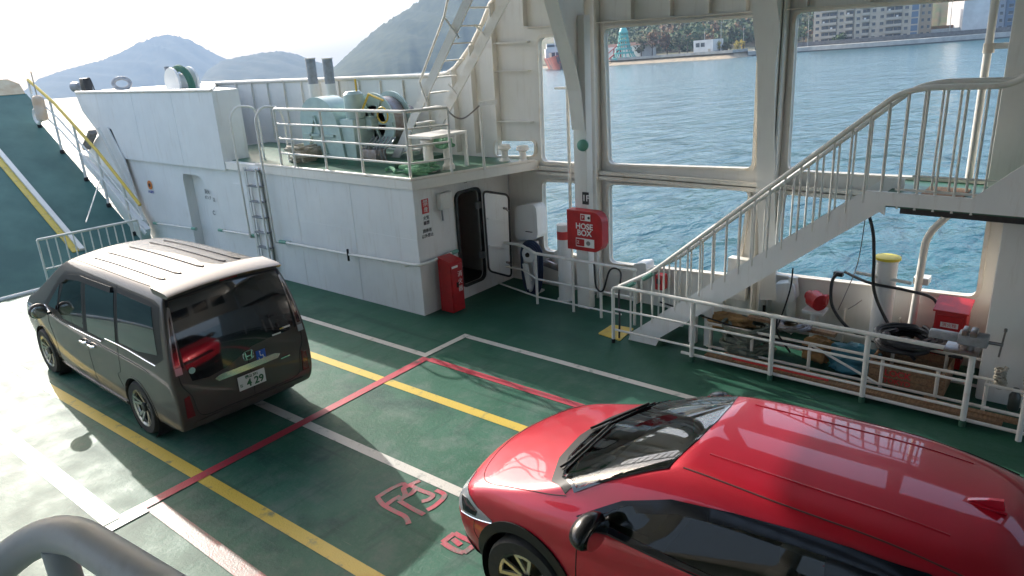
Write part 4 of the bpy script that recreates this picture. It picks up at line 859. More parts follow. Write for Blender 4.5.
# hose reel with blue hose
q = empty('hose_reel', (9.1, 7.15, 0), label='white hose reel hung with loops of dark blue hose beside the deckhouse door', cat='hose reel')
rc = P(530, 254, X=9.1)
part(MB().tube([(9.2, rc.y, .0), (9.2, rc.y, rc.z)], .05, 10).box((9.1, rc.y-.12, .0), (9.3, rc.y+.12, .03)), 'stand', M['white'], q)
part(MB().lathe([(.03, -.06), (.13, -.05), (.13, -.03), (.06, -.02), (.06, .08), (.13, .09), (.13, .11)], rc, (1, 0, 0), 24), 'reel', M['white'], q)
part(MB().lathe([(.035, -.09), (.04, -.065)], rc, (1, 0, 0), 12), 'hub', M['dark'], q)
for k in range(4):
    o_ = .03*(k-1.5); R_ = .15+.02*k; pts = [Vector((9.1+o_, rc.y+math.cos(a)*R_, rc.z+math.sin(a)*R_+(0 if math.sin(a) > 0 else -.52*abs(math.sin(a))**.5))) for a in np.linspace(0, 2*math.pi, 33)[:-1]]
    part(MB().tube(pts, .019, 6, closed=True), 'hose', M['navy'], q)
part(MB().bar((9.02, rc.y+.05, rc.z-.15), (9.02, rc.y-.03, .1), .09, .04, (1, 0, 0)), 'guide', M['white'], q)
# bollard with red band
q = empty('vent_post', (9.12, 6.48, 0), label='white round vent post with a red band left of the red hose box', cat='vent post')
part(MB().lathe([(.13, 0), (.13, .02), (.105, .03), (.105, 1.24), (.09, 1.25)], (9.12, 6.48, 0), (0, 0, 1), 24), 'pipe', M['white'], q)
part(MB().lathe([(.1065, 0), (.1065, .13)], (9.12, 6.48, 1.02), (0, 0, 1), 24), 'band', M['redtape'], q); part(MB().lathe([(.1055, 0), (.09, .006)], (9.12, 6.48, 1.25), (0, 0, 1), 24), 'cap', M['cream'], q)
# low wall clutter left of it
q = tag(MB().lathe([(.10, 0), (.12, .03), (.12, .12), (.05, .16)], (9.48, 6.75, .62), (-1, 0, 0), 16).build('pipe_flange', M['cream']), 'pale round pipe flange low on the wall between hose reel and banded post', 'flange')
q = tag(MB().tube([(9.5, 7.05, .48), (9.35, 7.05, .48), (9.35, 6.6, .40), (9.35, 6.6, .1)], .05, 10).build('wall_pipe', M['steel']), 'dull bent pipe behind the hose reel', 'pipe')
tag(MB().lathe([(.07, 0), (.10, .02), (.10, .14), (.06, .17)], (9.4, 6.62, .28), (-1, 0, 0), 14).build('dark_float', M['black']), 'small dark round float on the wall beside the banded post', 'float')
# rail along the wall, deck side
q = empty('side_rail', (8.7, 6, 0), label='white two bar rail before the banded post and the hose box', cat='guard rail')
r0 = [P(513, 249, X=9.0), P(553, 257, X=8.9), P(560, 258.5, X=8.85), P(640, 272, X=8.8)]
part(MB().tube([Vector((9.0, 7.75, .84)), Vector((9.0, 7.25, .84)), Vector((8.72, 6.75, .84)), Vector((8.72, 4.95, .84))], .024, 8), 'top_bar', M['rail'], q)
part(MB().tube([Vector((9.0, 7.75, .42)), Vector((9.0, 7.25, .42)), Vector((8.72, 6.75, .42)), Vector((8.72, 4.95, .42))], .016, 8), 'mid_bar', M['rail'], q)
part(MB().tube([Vector((9.0, 7.8, .1)), Vector((8.72, 6.75, .12)), Vector((8.72, 5.2, .12))], .014, 8), 'low_bar', M['rail'], q)
for y in (6.75, 6.05, 5.55, 4.98): part(MB().tube([(8.72, y, 0), (8.72, y, .84)], .022, 8), 'post', M['rail'], q)
tag(MB().tube(smooth_path([Vector((8.7, 5.65, .84)), Vector((8.67, 5.6, .5)), Vector((8.7, 5.5, .45)), Vector((8.66, 5.35, .8)), Vector((8.7, 5.2, .78)), Vector((8.4, 5.05, .55)), Vector((8.2, 4.92, .3)), Vector((8.15, 4.9, .0))], 6), .014, 6).build('loose_cable', M['black']), 'thin dark cable tied to the rail near the stair foot', 'cable')
# ------------------------------------------------------------------ stairs, landing and their railings
st = empty('stairs', (8.2, 4.7, 0), label='white steel stairs with barred railings climbing to the landing', cat='stairs')
SX0, SX1 = 8.2, 9.0
foot, head = Vector((0, 4.62, .06)), Vector((0, 1.86, 2.22)); sdv = (head-foot).normalized(); sn = Vector((0, -sdv.z, sdv.y)); sn = sn if sn.z > 0 else -sn
def stringer(x):
    a0, b0 = foot+Vector((x, 0, 0)), head+Vector((x, 0, 0))
    poly = [Vector((x, 4.78, 0)), Vector((x, 4.36, 0)), a0-sn*.14+sdv*.30, b0-sn*.14, Vector((x, 1.72, 2.08)), Vector((x, 1.72, 2.33)), b0+sn*.12+sdv*.02, a0+sn*.12-sdv*.06]
    return MB().prism(poly, (.014, 0, 0))
part(stringer(SX0), 'stringer', M['white'], st); part(stringer(SX1), 'stringer', M['white'], st)
for k in range(10):
    t = (k+.7)/10; p = foot.lerp(head, t); part(MB().box((SX0+.016, p.y-.13, p.z-.015), (SX1, p.y+.13, p.z+.01)), 'tread', M['greendeck'], st)
def railing(x, lab):
    y_bot, z_bot = 4.95, .70
    hp = [Vector((x, 4.93, .75)), Vector((x, 4.45, 1.02)), Vector((x, 1.72, 3.31)), Vector((x, 1.48, 3.37)), Vector((x, .82, 3.38)), Vector((x, .62, 3.50)), Vector((x, .3, 3.72))]
    part(MB().tube(fillet(hp, .12), .028, 10), 'handrail', M['rail'], st)
    ys = np.arange(4.75, .8, -.165)
    for i, y in enumerate(ys):
        zt = float(np.interp(-y, [-4.93, -4.45, -1.72, -1.48, -.8], [.75, 1.02, 3.31, 3.37, 3.38]))-.01
        zb_ = float(np.interp(-y, [-4.62, -1.86, -1.7], [.16, 2.26, 2.16])) if y < 4.6 else 0
        part(MB().tube([(x, y, zb_), (x, y, zt)], .013, 6), 'baluster', M['rail'], st)
    part(MB().tube([(x, 1.65, 2.36), (x, .85, 2.36)], .014, 6), 'foot_bar', M['rail'], st)
railing(SX0+.007, 'near'); railing(SX1+.007, 'far')
for k, p in enumerate((P(630, 285, X=8.2), P(648, 276, X=8.2))): part(MB().tube([p+Vector((0, .07, -.05)), p+Vector((0, -.07, .05))], .034, 8), 'grip', M['brass'], st)
lg = empty('stair_landing', (8.2, 1.3, 2.1), label='green floored stair landing with a pale fascia at the top of the stairs', cat='landing')
part(MB().box((8.2, -1.6, 2.17), (9.58, 1.84, 2.21)), 'plate', M['greendeck'], lg)
part(MB().box((8.17, -1.6, 2.19), (8.197, 1.72, 2.33)).box((8.17, 1.72, 2.16), (8.197, 1.86, 2.33)), 'fascia', M['white'], lg)
part(MB().box((8.3, -1.5, 2.09), (9.5, 1.6, 2.165)), 'under_beam', M['black'], lg)
part(MB().box((8.35, 1.1, 2.213), (9.2, 1.5, 2.225)), 'wooden_mat', M['wood'], lg)
# side plate beyond landing, upper right
mb = MB(); mb.prism([(8.15, .95, 2.2), (8.15, .95, 2.34), (8.15, .68, 2.60), (8.15, .5, 2.76), (8.15, -1, 4.0), (8.15, -1, 2.2)], (.02, 0, 0)); part(mb, 'side_plate', M['white'], lg)
# yellow patch on the deck by the stair foot
tag(MB().prism(rquad([P(598, 334, Z=.004), P(620, 341, Z=.004), P(634, 329, Z=.004), P(612, 325, Z=.004)], .03), (0, 0, .012)).build('tread_plate', M['yellow']), 'yellow ochre plate on the deck at the foot of the stairs', 'floor plate')
# big pillar under the landing
pil = empty('landing_pillar', (8.9, .3, 0), label='broad cream pillar with worn scratches at the right edge', cat='pillar')
part(MB().box((8.72, -1.4, 0), (9.55, .72, 2.16), .03), 'lower_column', M['cream'], pil); part(MB().box((9.35, -1.4, 2.22), (9.58, .98, 4.6), .02), 'upper_column', M['cream'], pil)
text('～ ～ ～', .07, (9.0, .722, 1.45), (-1, 0, 0), (0, 0, 1), M['steel'], 'scratches', pil) if 0 else None
# low railing in front of the gear store
rl = empty('store_rail', (8.0, 3, 0), label='white low railing in front of the stored gear beside the red car', cat='guard rail')
RX = 8.0
part(MB().tube(fillet([(RX, 4.9, .0), (RX, 4.9, .80), (RX, 4.8, .82), (RX, .74, .82), (RX+.02, .72, .6)], .06), .024, 10), 'top_bar', M['rail'], rl)
for z in (.50, .20): part(MB().tube([(RX, 4.9, z), (RX, .74, z)], .016, 8), 'mid_bar', M['rail'], rl)
part(MB().tube([(RX+.03, 3.9, .08), (RX+.03, .2, .06)], .02, 8).tube([(RX+.2, 3.1, .10), (RX+.2, -.6, .08)], .02, 8), 'low_bar', M['rail'], rl)
for y in (3.74, 2.73, 1.70, .73):
    part(MB().tube([(RX, y, .04), (RX, y, .80)], .03, 10), 'post', M['rail'], rl); part(MB().lathe([(.034, 0), (.034, .07)], (RX, y, 0), (0, 0, 1), 10), 'post_foot', M['greendeck'], rl)
part(MB().tube([(RX, 4.9, 0), (RX, 4.9, .06)], .026, 8), 'post_foot', M['dark'], rl)
rl2 = empty('store_rail', (8.0, -.5, 0), label='white low railing continuing at the lower right corner, hung with a pale rope', cat='guard rail')
for z in (.46, .2, ): part(MB().tube([(RX+.12, .6, z), (RX+.12, -3, z)], .018, 8), 'mid_bar', M['rail'], rl2)
for y in (.24, -1.5): part(MB().tube([(RX-.03, y, .0), (RX-.03, y, .80)], .028, 10), 'post', M['rail'], rl2)
coil('hanging_rope', (8.0, .24, .45), .045, 9, .013, M['ropewhite'], 'knotted pale rope hanging on the post at the lower right corner', 8, .3, .008)
# inner rack: second row of bars and ladder rack lying behind
rk = empty('store_rack', (8.4, 2, 0), label='pale pipe rack holding timber and gear behind the low railing', cat='rack')
for x, z in ((8.35, .10), (8.35, .42), (8.85, .10), (8.85, .42)): part(MB().tube([(x, 3.7, z), (x, .55, z)], .018, 8), 'bar', M['trim'], rk)
for y in (3.65, 3.1, 2.4, 1.6, 1.05, .6): [part(MB().tube([(x, y, 0), (x, y, .42)], .02, 6), 'leg', M['trim'], rk) for x in (8.35, 8.85)]
part(MB().tube([(8.33, 2.4, .42), (8.33, 1.6, .1)], .015, 6), 'brace', M['rail'], rk)
for i, (x, z, y0_, y1_, w_) in enumerate(((8.12, .08, 3.6, .4, .1), (8.2, .10, 3.4, -.2, .07), (8.25, .03, 3.2, .9, .12), (8.72, .46, 3.3, 2.2, .08))):
    tag(MB().bar((x, y0_, z), (x-.02*i, y1_, z), w_, .04).build('plank', M['wood']), ['weathered plank lying lowest and nearest behind the railing', 'narrow weathered plank behind the lowest one', 'wide plank lying flat on the deck under the railing', 'thin plank on top of the rack under the stairs'][i], 'plank', 'planks in the gear store')
tag(MB().bar((8.14, 3.25, .12), (8.14, 2.1, .10), .05, .04).build('red_pole', M['redtape']), 'dull red pole lying along the planks', 'pole')
coil('rope_coil', (8.62, 3.25, .06), .36, 14, .022, mat('greygreen_rope', (.20, .22, .17), .9, col2=(.1, .12, .09), ns=20, amt=.8), 'big grey green rope coil behind the railing under the stairs', 12, .36)
coil('cable_coil', (8.85, 1.45, .42), .38, 12, .024, M['black'], 'thick black cable coil lying over the wooden crate', 13, .14, .03)
coil('hose_coil', (8.6, 2.7, .45), .22, 7, .018, M['steel'], 'thin grey hose coil on the rack left of the orange bundle', 14, .1, .03)
# tarpaulin, canvas bundle, fishing net
def lump(c, r, m, name, lb, cat, seed, sq=(1, 1, 1)):
    rnd = random.Random(seed); bm = bmesh.new(); bmesh.ops.create_icosphere(bm, subdivisions=4, radius=1)
    ph = [rnd.uniform(0, 6) for _ in range(6)]
    for v in bm.verts:
        n_ = v.co.copy(); k = 1+.13*math.sin(n_.x*5+ph[0])*math.sin(n_.y*6+ph[1])+.10*math.sin(n_.z*9+ph[2]+n_.x*4)+.05*math.sin(n_.x*17+ph[3])+.04*math.sin(n_.y*23+ph[4]+n_.z*13)
        v.co = Vector((c[0]+n_.x*r*sq[0]*k, c[1]+n_.y*r*sq[1]*k, max(.02, c[2]+n_.z*r*sq[2]*k)))
    mb = MB(); mb.merge(bm); o = mb.build(name, m); return tag(o, lb, cat)
lump((8.7, 1.98, .18), .23, M['tarp'], 'tarpaulin', 'crumpled teal blue tarpaulin bundle behind the railing', 'tarpaulin', 3, (.9, 1.25, .9))
lump((8.75, 2.42, .2), .17, M['orange'], 'canvas_bundle', 'tan canvas bundle left of the blue tarpaulin', 'bundle', 4, (1, 1.1, 1))
lump((8.7, 3.55, .36), .2, M['orange'], 'canvas_bundle', 'small tan bundle lying on the rope coil under the stairs', 'bundle', 6, (1, 1.5, .5))
# wooden crate with red printing
q = empty('wooden_crate', (8.5, 1.32, .0), label='open wooden crate with red printing under the cable coil', cat='crate')
x0_, x1_, y0_, y1_ = 8.42, 8.95, .98, 1.75
for z in (.08, .17, .26): part(MB().box((x0_, y0_, z), (x0_+.018, y1_, z+.08)).box((x1_-.018, y0_, z), (x1_, y1_, z+.08)).box((x0_+.02, y0_, z), (x1_-.02, y0_+.018, z+.08)).box((x0_+.02, y1_-.018, z), (x1_-.02, y1_, z+.08)), 'slat', M['wood'], q)
part(MB().box((x0_+.02, y0_+.02, .05), (x1_-.02, y1_-.02, .07)), 'bottom', M['wood'], q)
text('LOCK', .10, (x0_-.003, 1.45, .225), (0, -1, 0), (0, 0, 1), M['redtape'], 'lettering', q, weight=.003); text('TOKYO', .08, (x0_-.003, 1.45, .13), (0, -1, 0), (0, 0, 1), M['redtape'], 'lettering', q, weight=.002)
tag(MB().box((8.12, 1.02, 0), (8.28, 1.14, .12), .006).build('wood_block', M['wood']), 'small wooden block on the deck behind the railing near the vise', 'block')
# tall vent post with yellow cap and cross bar
q = empty('vent_post', (9.3, 1.86, 0), label='tall white vent post with a yellow cap and a cross bar', cat='vent post')
part(MB().lathe([(.16, 0), (.16, .02), (.12, .03), (.12, 1.26), (.128, 1.27), (.128, 1.29)], (9.3, 1.86, 0), (0, 0, 1), 28), 'pipe', M['white'], q)
part(MB().lathe([(.13, 0), (.145, .005), (.145, .035), (.13, .04)], (9.3, 1.86, 1.29), (0, 0, 1), 28), 'cap', mat('yellow_cap', (.75, .62, .05), .5), q)
part(MB().tube([(9.22, 2.18, 1.10), (9.22, 1.56, 1.06)], .022, 8), 'cross_bar', M['rail'], q)
# wall fittings right part
q = empty('vent_box', (9.4, 3.2, 1.0), label='white rounded vent box on the bulwark left of the red pump head', cat='vent box')
c = [P(772, 284, X=9.35), P(793, 283, X=9.35), P(795, 302, X=9.35), P(775, 303, X=9.35)]
part(MB().prism(rquad(c, .07), (.2, 0, 0)), 'body', M['white'], q); part(MB().tube([(9.45, 3.0, .3), (9.45, 3.0, .85)], .06, 10), 'pipe', M['cream'], q)
q = empty('pump_head', P(817, 300, X=9.3), label='red round pump head on a white standpipe at the bulwark', cat='pump head')
rc = P(816, 300, X=9.3)
part(MB().lathe([(.02, -.12), (.11, -.10), (.115, .06), (.07, .10), (.07, .16)], rc, (.3, .35, .05), 20), 'head', M['red'], q); part(MB().lathe([(.075, 0), (.075, .04)], rc+Vector((0, -.1, .02)), (0, -1, 0), 16), 'cover', M['red'], q)
part(MB().tube([rc+Vector((0, 0, -.1)), Vector((rc.x, rc.y, 0))], .05, 10).box((rc.x-.12, rc.y-.13, rc.z-.16), (rc.x+.12, rc.y+.13, rc.z-.12)), 'standpipe', M['white'], q)
q = empty('red_float_box', (9.5, 4.3, .6), label='small red box with a black mark on the bulwark behind the stair bars', cat='box')
rc = P(662, 281, X=9.5); part(MB().box(rc-Vector((.1, .07, .12)), rc+Vector((.05, .07, .12)), .02), 'body', M['redtape'], q); part(MB().box(rc-Vector((.105, .03, .02)), rc+Vector((-.1, .04, .06))), 'mark', M['signdark'], q)
tag(MB().prism(rquad([P(633, 264, X=9.3), P(646, 263, X=9.3), P(646, 280, X=9.3), P(634, 281, X=9.3)], .05), (.25, 0, 0)).build('vent_cowl', M['white']), 'white vent cowl on the bulwark behind the lower stair bars', 'vent cowl')
q = empty('vertical_pipe_pair', (9.4, 3.75, 0), label='pair of pale ribs and a dark hanging plate on the bulwark under the stairs', cat='wall fitting')
part(MB().box((9.4, 3.62, .4), (9.55, 3.9, 1.0), .02), 'panel', M['cream'], q); part(MB().box(P(761, 305, X=9.38), P(765, 318, X=9.39)), 'tag', M['dark'], q)
# short legs of the inner support under the stairs
q = empty('stair_support', (8.6, 4.0, 0), label='twin pale support legs standing under the stairs', cat='support')
for y in (4.0, 3.78): part(MB().box((8.55, y-.05, 0), (8.62, y+.05, .62)), 'leg', M['white'], q)
# red cabinet near the vise
q = empty('red_cabinet', (9.2, .95, 0), label='tall red cabinet with labels at the foot of the cream pillar', cat='cabinet')
c0, c1 = P(935, 330, X=9.15), P(966, 335, X=9.15)
part(MB().box((9.15, .95, .12), (9.45, 1.27, .80), .01), 'body', M['red'], q); part(MB().prism([(9.12, .93, .80), (9.12, 1.29, .80), (9.45, 1.29, .88), (9.45, .93, .88)], (0, 0, .02)), 'lid', M['red'], q)
dd = part(MB().box((9.135, .98, .16), (9.148, 1.24, .76)), 'door', M['red'], q); part(MB().box((9.13, 1.02, .62), (9.134, 1.2, .68)), 'label_strip', M['signwhite'], dd); part(MB().box((9.13, 1.04, .45), (9.134, 1.14, .5)), 'label_strip', M['yellow'], dd)
text('消火栓', .05, (9.128, 1.11, .65), (0, -1, 0), (0, 0, 1), M['redtape'], 'lettering', dd)
# vise on the railing end
q = empty('bench_vise', (8.0, .85, .84), label='grey bench vise clamped on the end of the low railing', cat='vise')
part(MB().box((7.9, .68, .82), (8.14, .98, .85), .005).tube([(8.02, .8, .85), (8.02, .8, .90)], .07, 12), 'base', M['steel'], q)
part(MB().box((7.95, .62, .90), (8.09, .88, 1.02), .02), 'fixed_body', M['grey'], q); part(MB().box((7.94, .72, 1.0), (8.10, .78, 1.06), .01).box((7.94, .80, 1.0), (8.10, .85, 1.06), .01), 'jaw', M['steel'], q)
part(MB().box((7.97, .88, .91), (8.07, 1.14, .99), .02), 'slide', M['grey'], q); part(MB().tube([(8.02, .62, .95), (8.02, .50, .95)], .018, 8), 'screw', M['steel'], q)
part(MB().tube([(8.02, .52, .82), (8.02, .50, 1.10)], .009, 6).tube([(8.02, .50, 1.09), (8.02, .50, 1.12)], .015, 6), 'handle', M['steel'], q)
coil('rope_bundle', (8.45, .50, .30), .06, 7, .013, M['ropewhite'], 'frayed pale rope bundle hanging by the vise', 15, .22, .012)
tag(MB().lathe([(.05, 0), (.055, .02), (.055, .16), (.03, .2), (.03, .24)], (8.45, .35, .1), (0, 0, 1), 12).build('spray_bottle', mat('dark_bottle', (.05, .06, .05), .3)), 'small dark bottle standing behind the railing end', 'bottle')
# bent pipe to the landing (davit) and upper slanting mast pipe
q = empty('bent_pipe', (9.4, 1.5, 0), label='white bent pipe rising from the bulwark to the landing', cat='pipe')
part(MB().tube(fillet([(9.4, 1.55, .0), (9.4, 1.50, 1.62), (9.4, 1.22, 1.98), (9.35, 1.0, 2.05)], .16), .042, 12), 'pipe', M['cream'], q); part(MB().box((9.4, 1.42, 1.0), (9.58, 1.58, 1.08)), 'bracket', M['rail'], q)
q = empty('mast_pipe', (9.45, 1.15, 2), label='pale vertical pipe with collar rising from the landing', cat='pipe')
a0, b0 = P(969, 178, X=9.45), P(995.5, 0, X=9.45); b0 = b0+(b0-a0)*.3
part(MB().tube([a0, b0], .04, 12), 'pipe', M['cream'], q); m_ = P(989, 48, X=9.45); part(MB().tube([m_-Vector((0, 0, .05)), m_+Vector((0, 0, .05))], .055, 12), 'collar', M['trim'], q)
part(MB().bar(P(992, 46, X=9.45), P(1020, 45, X=9.45), .04, .06), 'arm', M['cream'], q)
# wall shelf fixture: black connector and cables
q = tag(MB().box(P(833, 269, X=9.35)-Vector((.02, .01, .03)), P(844, 276, X=9.4), .01).build('cable_connector', M['black']), 'black cable connector on the bulwark top left of the yellow capped post', 'connector')
def cable(pts, r, m, lb): return tag(MB().tube(smooth_path([Vector(p) for p in pts], 8), r, 8).build('cable', m), lb, 'cable')
cable([P(838, 273, X=9.3), P(832, 282, X=9.25), P(832, 305, X=9.2), P(845, 325, X=9.1), P(862, 336, X=9.0), P(884, 345, X=8.9)], .02, M['black'], 'thick black cable looping down from the connector')
cable([P(845, 272, X=9.3), P(870, 283, X=9.1), P(905, 290, X=9.2), P(932, 298, X=9.3), P(938, 312, X=9.3), P(933, 330, X=9.25)], .018, M['black'], 'black cable passing behind the yellow capped post to the red cabinet')
cable([P(868, 212, X=9.2), P(873, 232, X=9.15), P(874, 258, X=9.1), P(874, 290, X=9.1), P(885, 318, X=9.05), P(900, 342, X=8.95), P(915, 360, X=8.85)], .02, M['black'], 'black cable hanging from the landing in front of the yellow capped post')
cable([P(895, 340, X=8.9), P(915, 343, X=8.9), P(935, 352, X=8.9), P(962, 358, X=8.8)], .02, M['black'], 'black cable lying from the coil towards the cream pillar')
cable([P(660, 302, X=8.3), P(720, 322, X=8.35), P(770, 338, X=8.4), P(830, 352, X=8.45)], .012, M['dark'], 'thin dark cord slung along the railing under the stairs')
cable([P(793, 268, X=8.6), P(790, 290, X=8.5), P(780, 320, X=8.3), P(776, 328, X=8.1)], .010, M['dark'], 'thin cord hanging from the stair side to the railing')
cable([P(777, 318, X=8.02), P(777, 332, X=8.02), P(785, 345, X=8.1), P(790, 352, X=8.3)], .012, M['dark'], 'cord end tied round the railing under the stairs')
cable([P(866, 213, X=9.2), P(858, 262, X=9.4), P(845, 295, X=9.4), P(838, 310, X=9.4)], .006, M['steel'], 'thin wire slanting across the opening under the landing')
cable([P(862, 300, X=9.55), P(855, 305, X=9.5), P(848, 309, X=9.5)], .006, M['steel'], 'short twisted wire on the bulwark beside the post')
# passenger deck where the photographer stands, with its grey rail
pd = empty('passenger_deck', (-1, -1, 2.4), label='passenger deck edge below the grey handrail', cat='deck')
part(MB().box((-5, -12, 2.25), (.30, .9, 2.4)), 'plate', M['greendeck'], pd)
rr_ = empty('grey_handrail', (.2, .9, 2.4), label='thick grey handrail with a rounded corner at the lower left', cat='handrail')
A, B, Bn, D_ = P(185, 594, Z=3.5), P(63, 514, Z=3.5), P(35, 516, Z=3.49), P(-30, 590, Z=3.38)
path = fillet([A+(A-B)*2.5, P(50, 518, Z=3.47), D_+(D_-P(36, 522, Z=3.47))*2], .10, 10)
part(MB().tube(path, .0225, 20), 'top_bar', M['greyrail'], rr_)
pj = P(40, 549, Z=3.44); pk = P(58, 572, Z=3.36)
part(MB().tube([P(57, 545, Z=3.45), Vector((P(57, 545, Z=3.45).x, P(57, 545, Z=3.45).y, 2.4))], .018, 14), 'post', M['greyrail'], rr_)
for k in range(1, 5): 
    p_ = path[0].lerp(path[1], 1-k*.18); part(MB().tube([p_, Vector((p_.x, p_.y, 2.4))], .016, 10), 'post', M['greyrail'], rr_)
for dz in (.35, .7): part(MB().tube([p-Vector((0, 0, dz)) for p in path], .014, 8), 'mid_bar', M['greyrail'], rr_)
# bridge house behind the camera (seen in the cars' reflections)
bh = empty('bridge_house', (2, -5, 0), label='white bridge front with a row of windows behind the cars', cat='deckhouse')
mb = MB(); hs = [[(x, -4.5, z) for x, z in rrect(a0, 3.4, a0+.95, 4.6, .12)] for a0 in np.arange(-4.2, 8.6, 1.2)]
mb.prism([(-5, -4.5, 2.4), (9.5, -4.5, 2.4), (9.5, -4.5, 6.4), (-5, -4.5, 6.4)], (0, -.05, 0), hs); part(mb, 'front_wall', M['white'], bh)
for a0 in np.arange(-4.2, 8.6, 1.2): part(MB().box((a0-.02, -4.6, 3.38), (a0+.97, -4.58, 4.62)), 'window', mat('bridge_glass', (.02, .03, .035), .05) if 'bridge_glass' not in bpy.data.materials else bpy.data.materials['bridge_glass'], bh)
# port side wall, the twin of the starboard one
pw = empty('port_wall', (-5.2, 4, 0), label='cream port side wall with window openings across the car deck', cat='side wall')
hs = []
for k in range(20): hs.append([(-5.2, y, z) for y, z in rrect(-9+k*.74, 4.5, -9+k*.74+.62, 5.5, .08)])
for y0_ in (-8.5, -5.6, -2.7, .2, 3.1): hs.append([(-5.2, y, z) for y, z in rrect(y0_, 2.3, y0_+2.5, 3.4, .1)])
mb = MB(); mb.prism([(-5.2, -11, 0), (-5.2, 6.4, 0), (-5.2, 6.4, 6.1), (-5.2, -11, 6.1)], (-.04, 0, 0), hs); part(mb, 'plating', M['cream'], pw)
part(MB().box((-5.24, 6.42, 0), (-5.2, 17.2, 3.4)), 'bulwark_plating', M['white'], pw)
for y in (-5.85, -2.95, -.05, 2.85): part(MB().box((-5.19, y-.06, 0), (-4.95, y+.06, 4.3)), 'frame_rib', M['cream'], pw)
part(MB().box((-5.19, -11, 2.0), (-4.9, 6.4, 2.1)), 'ledge', M['trim'], pw); part(MB().box((-5.19, -11, 4.3), (-4.5, 6.4, 4.36)), 'walkway', M['cream'], pw)
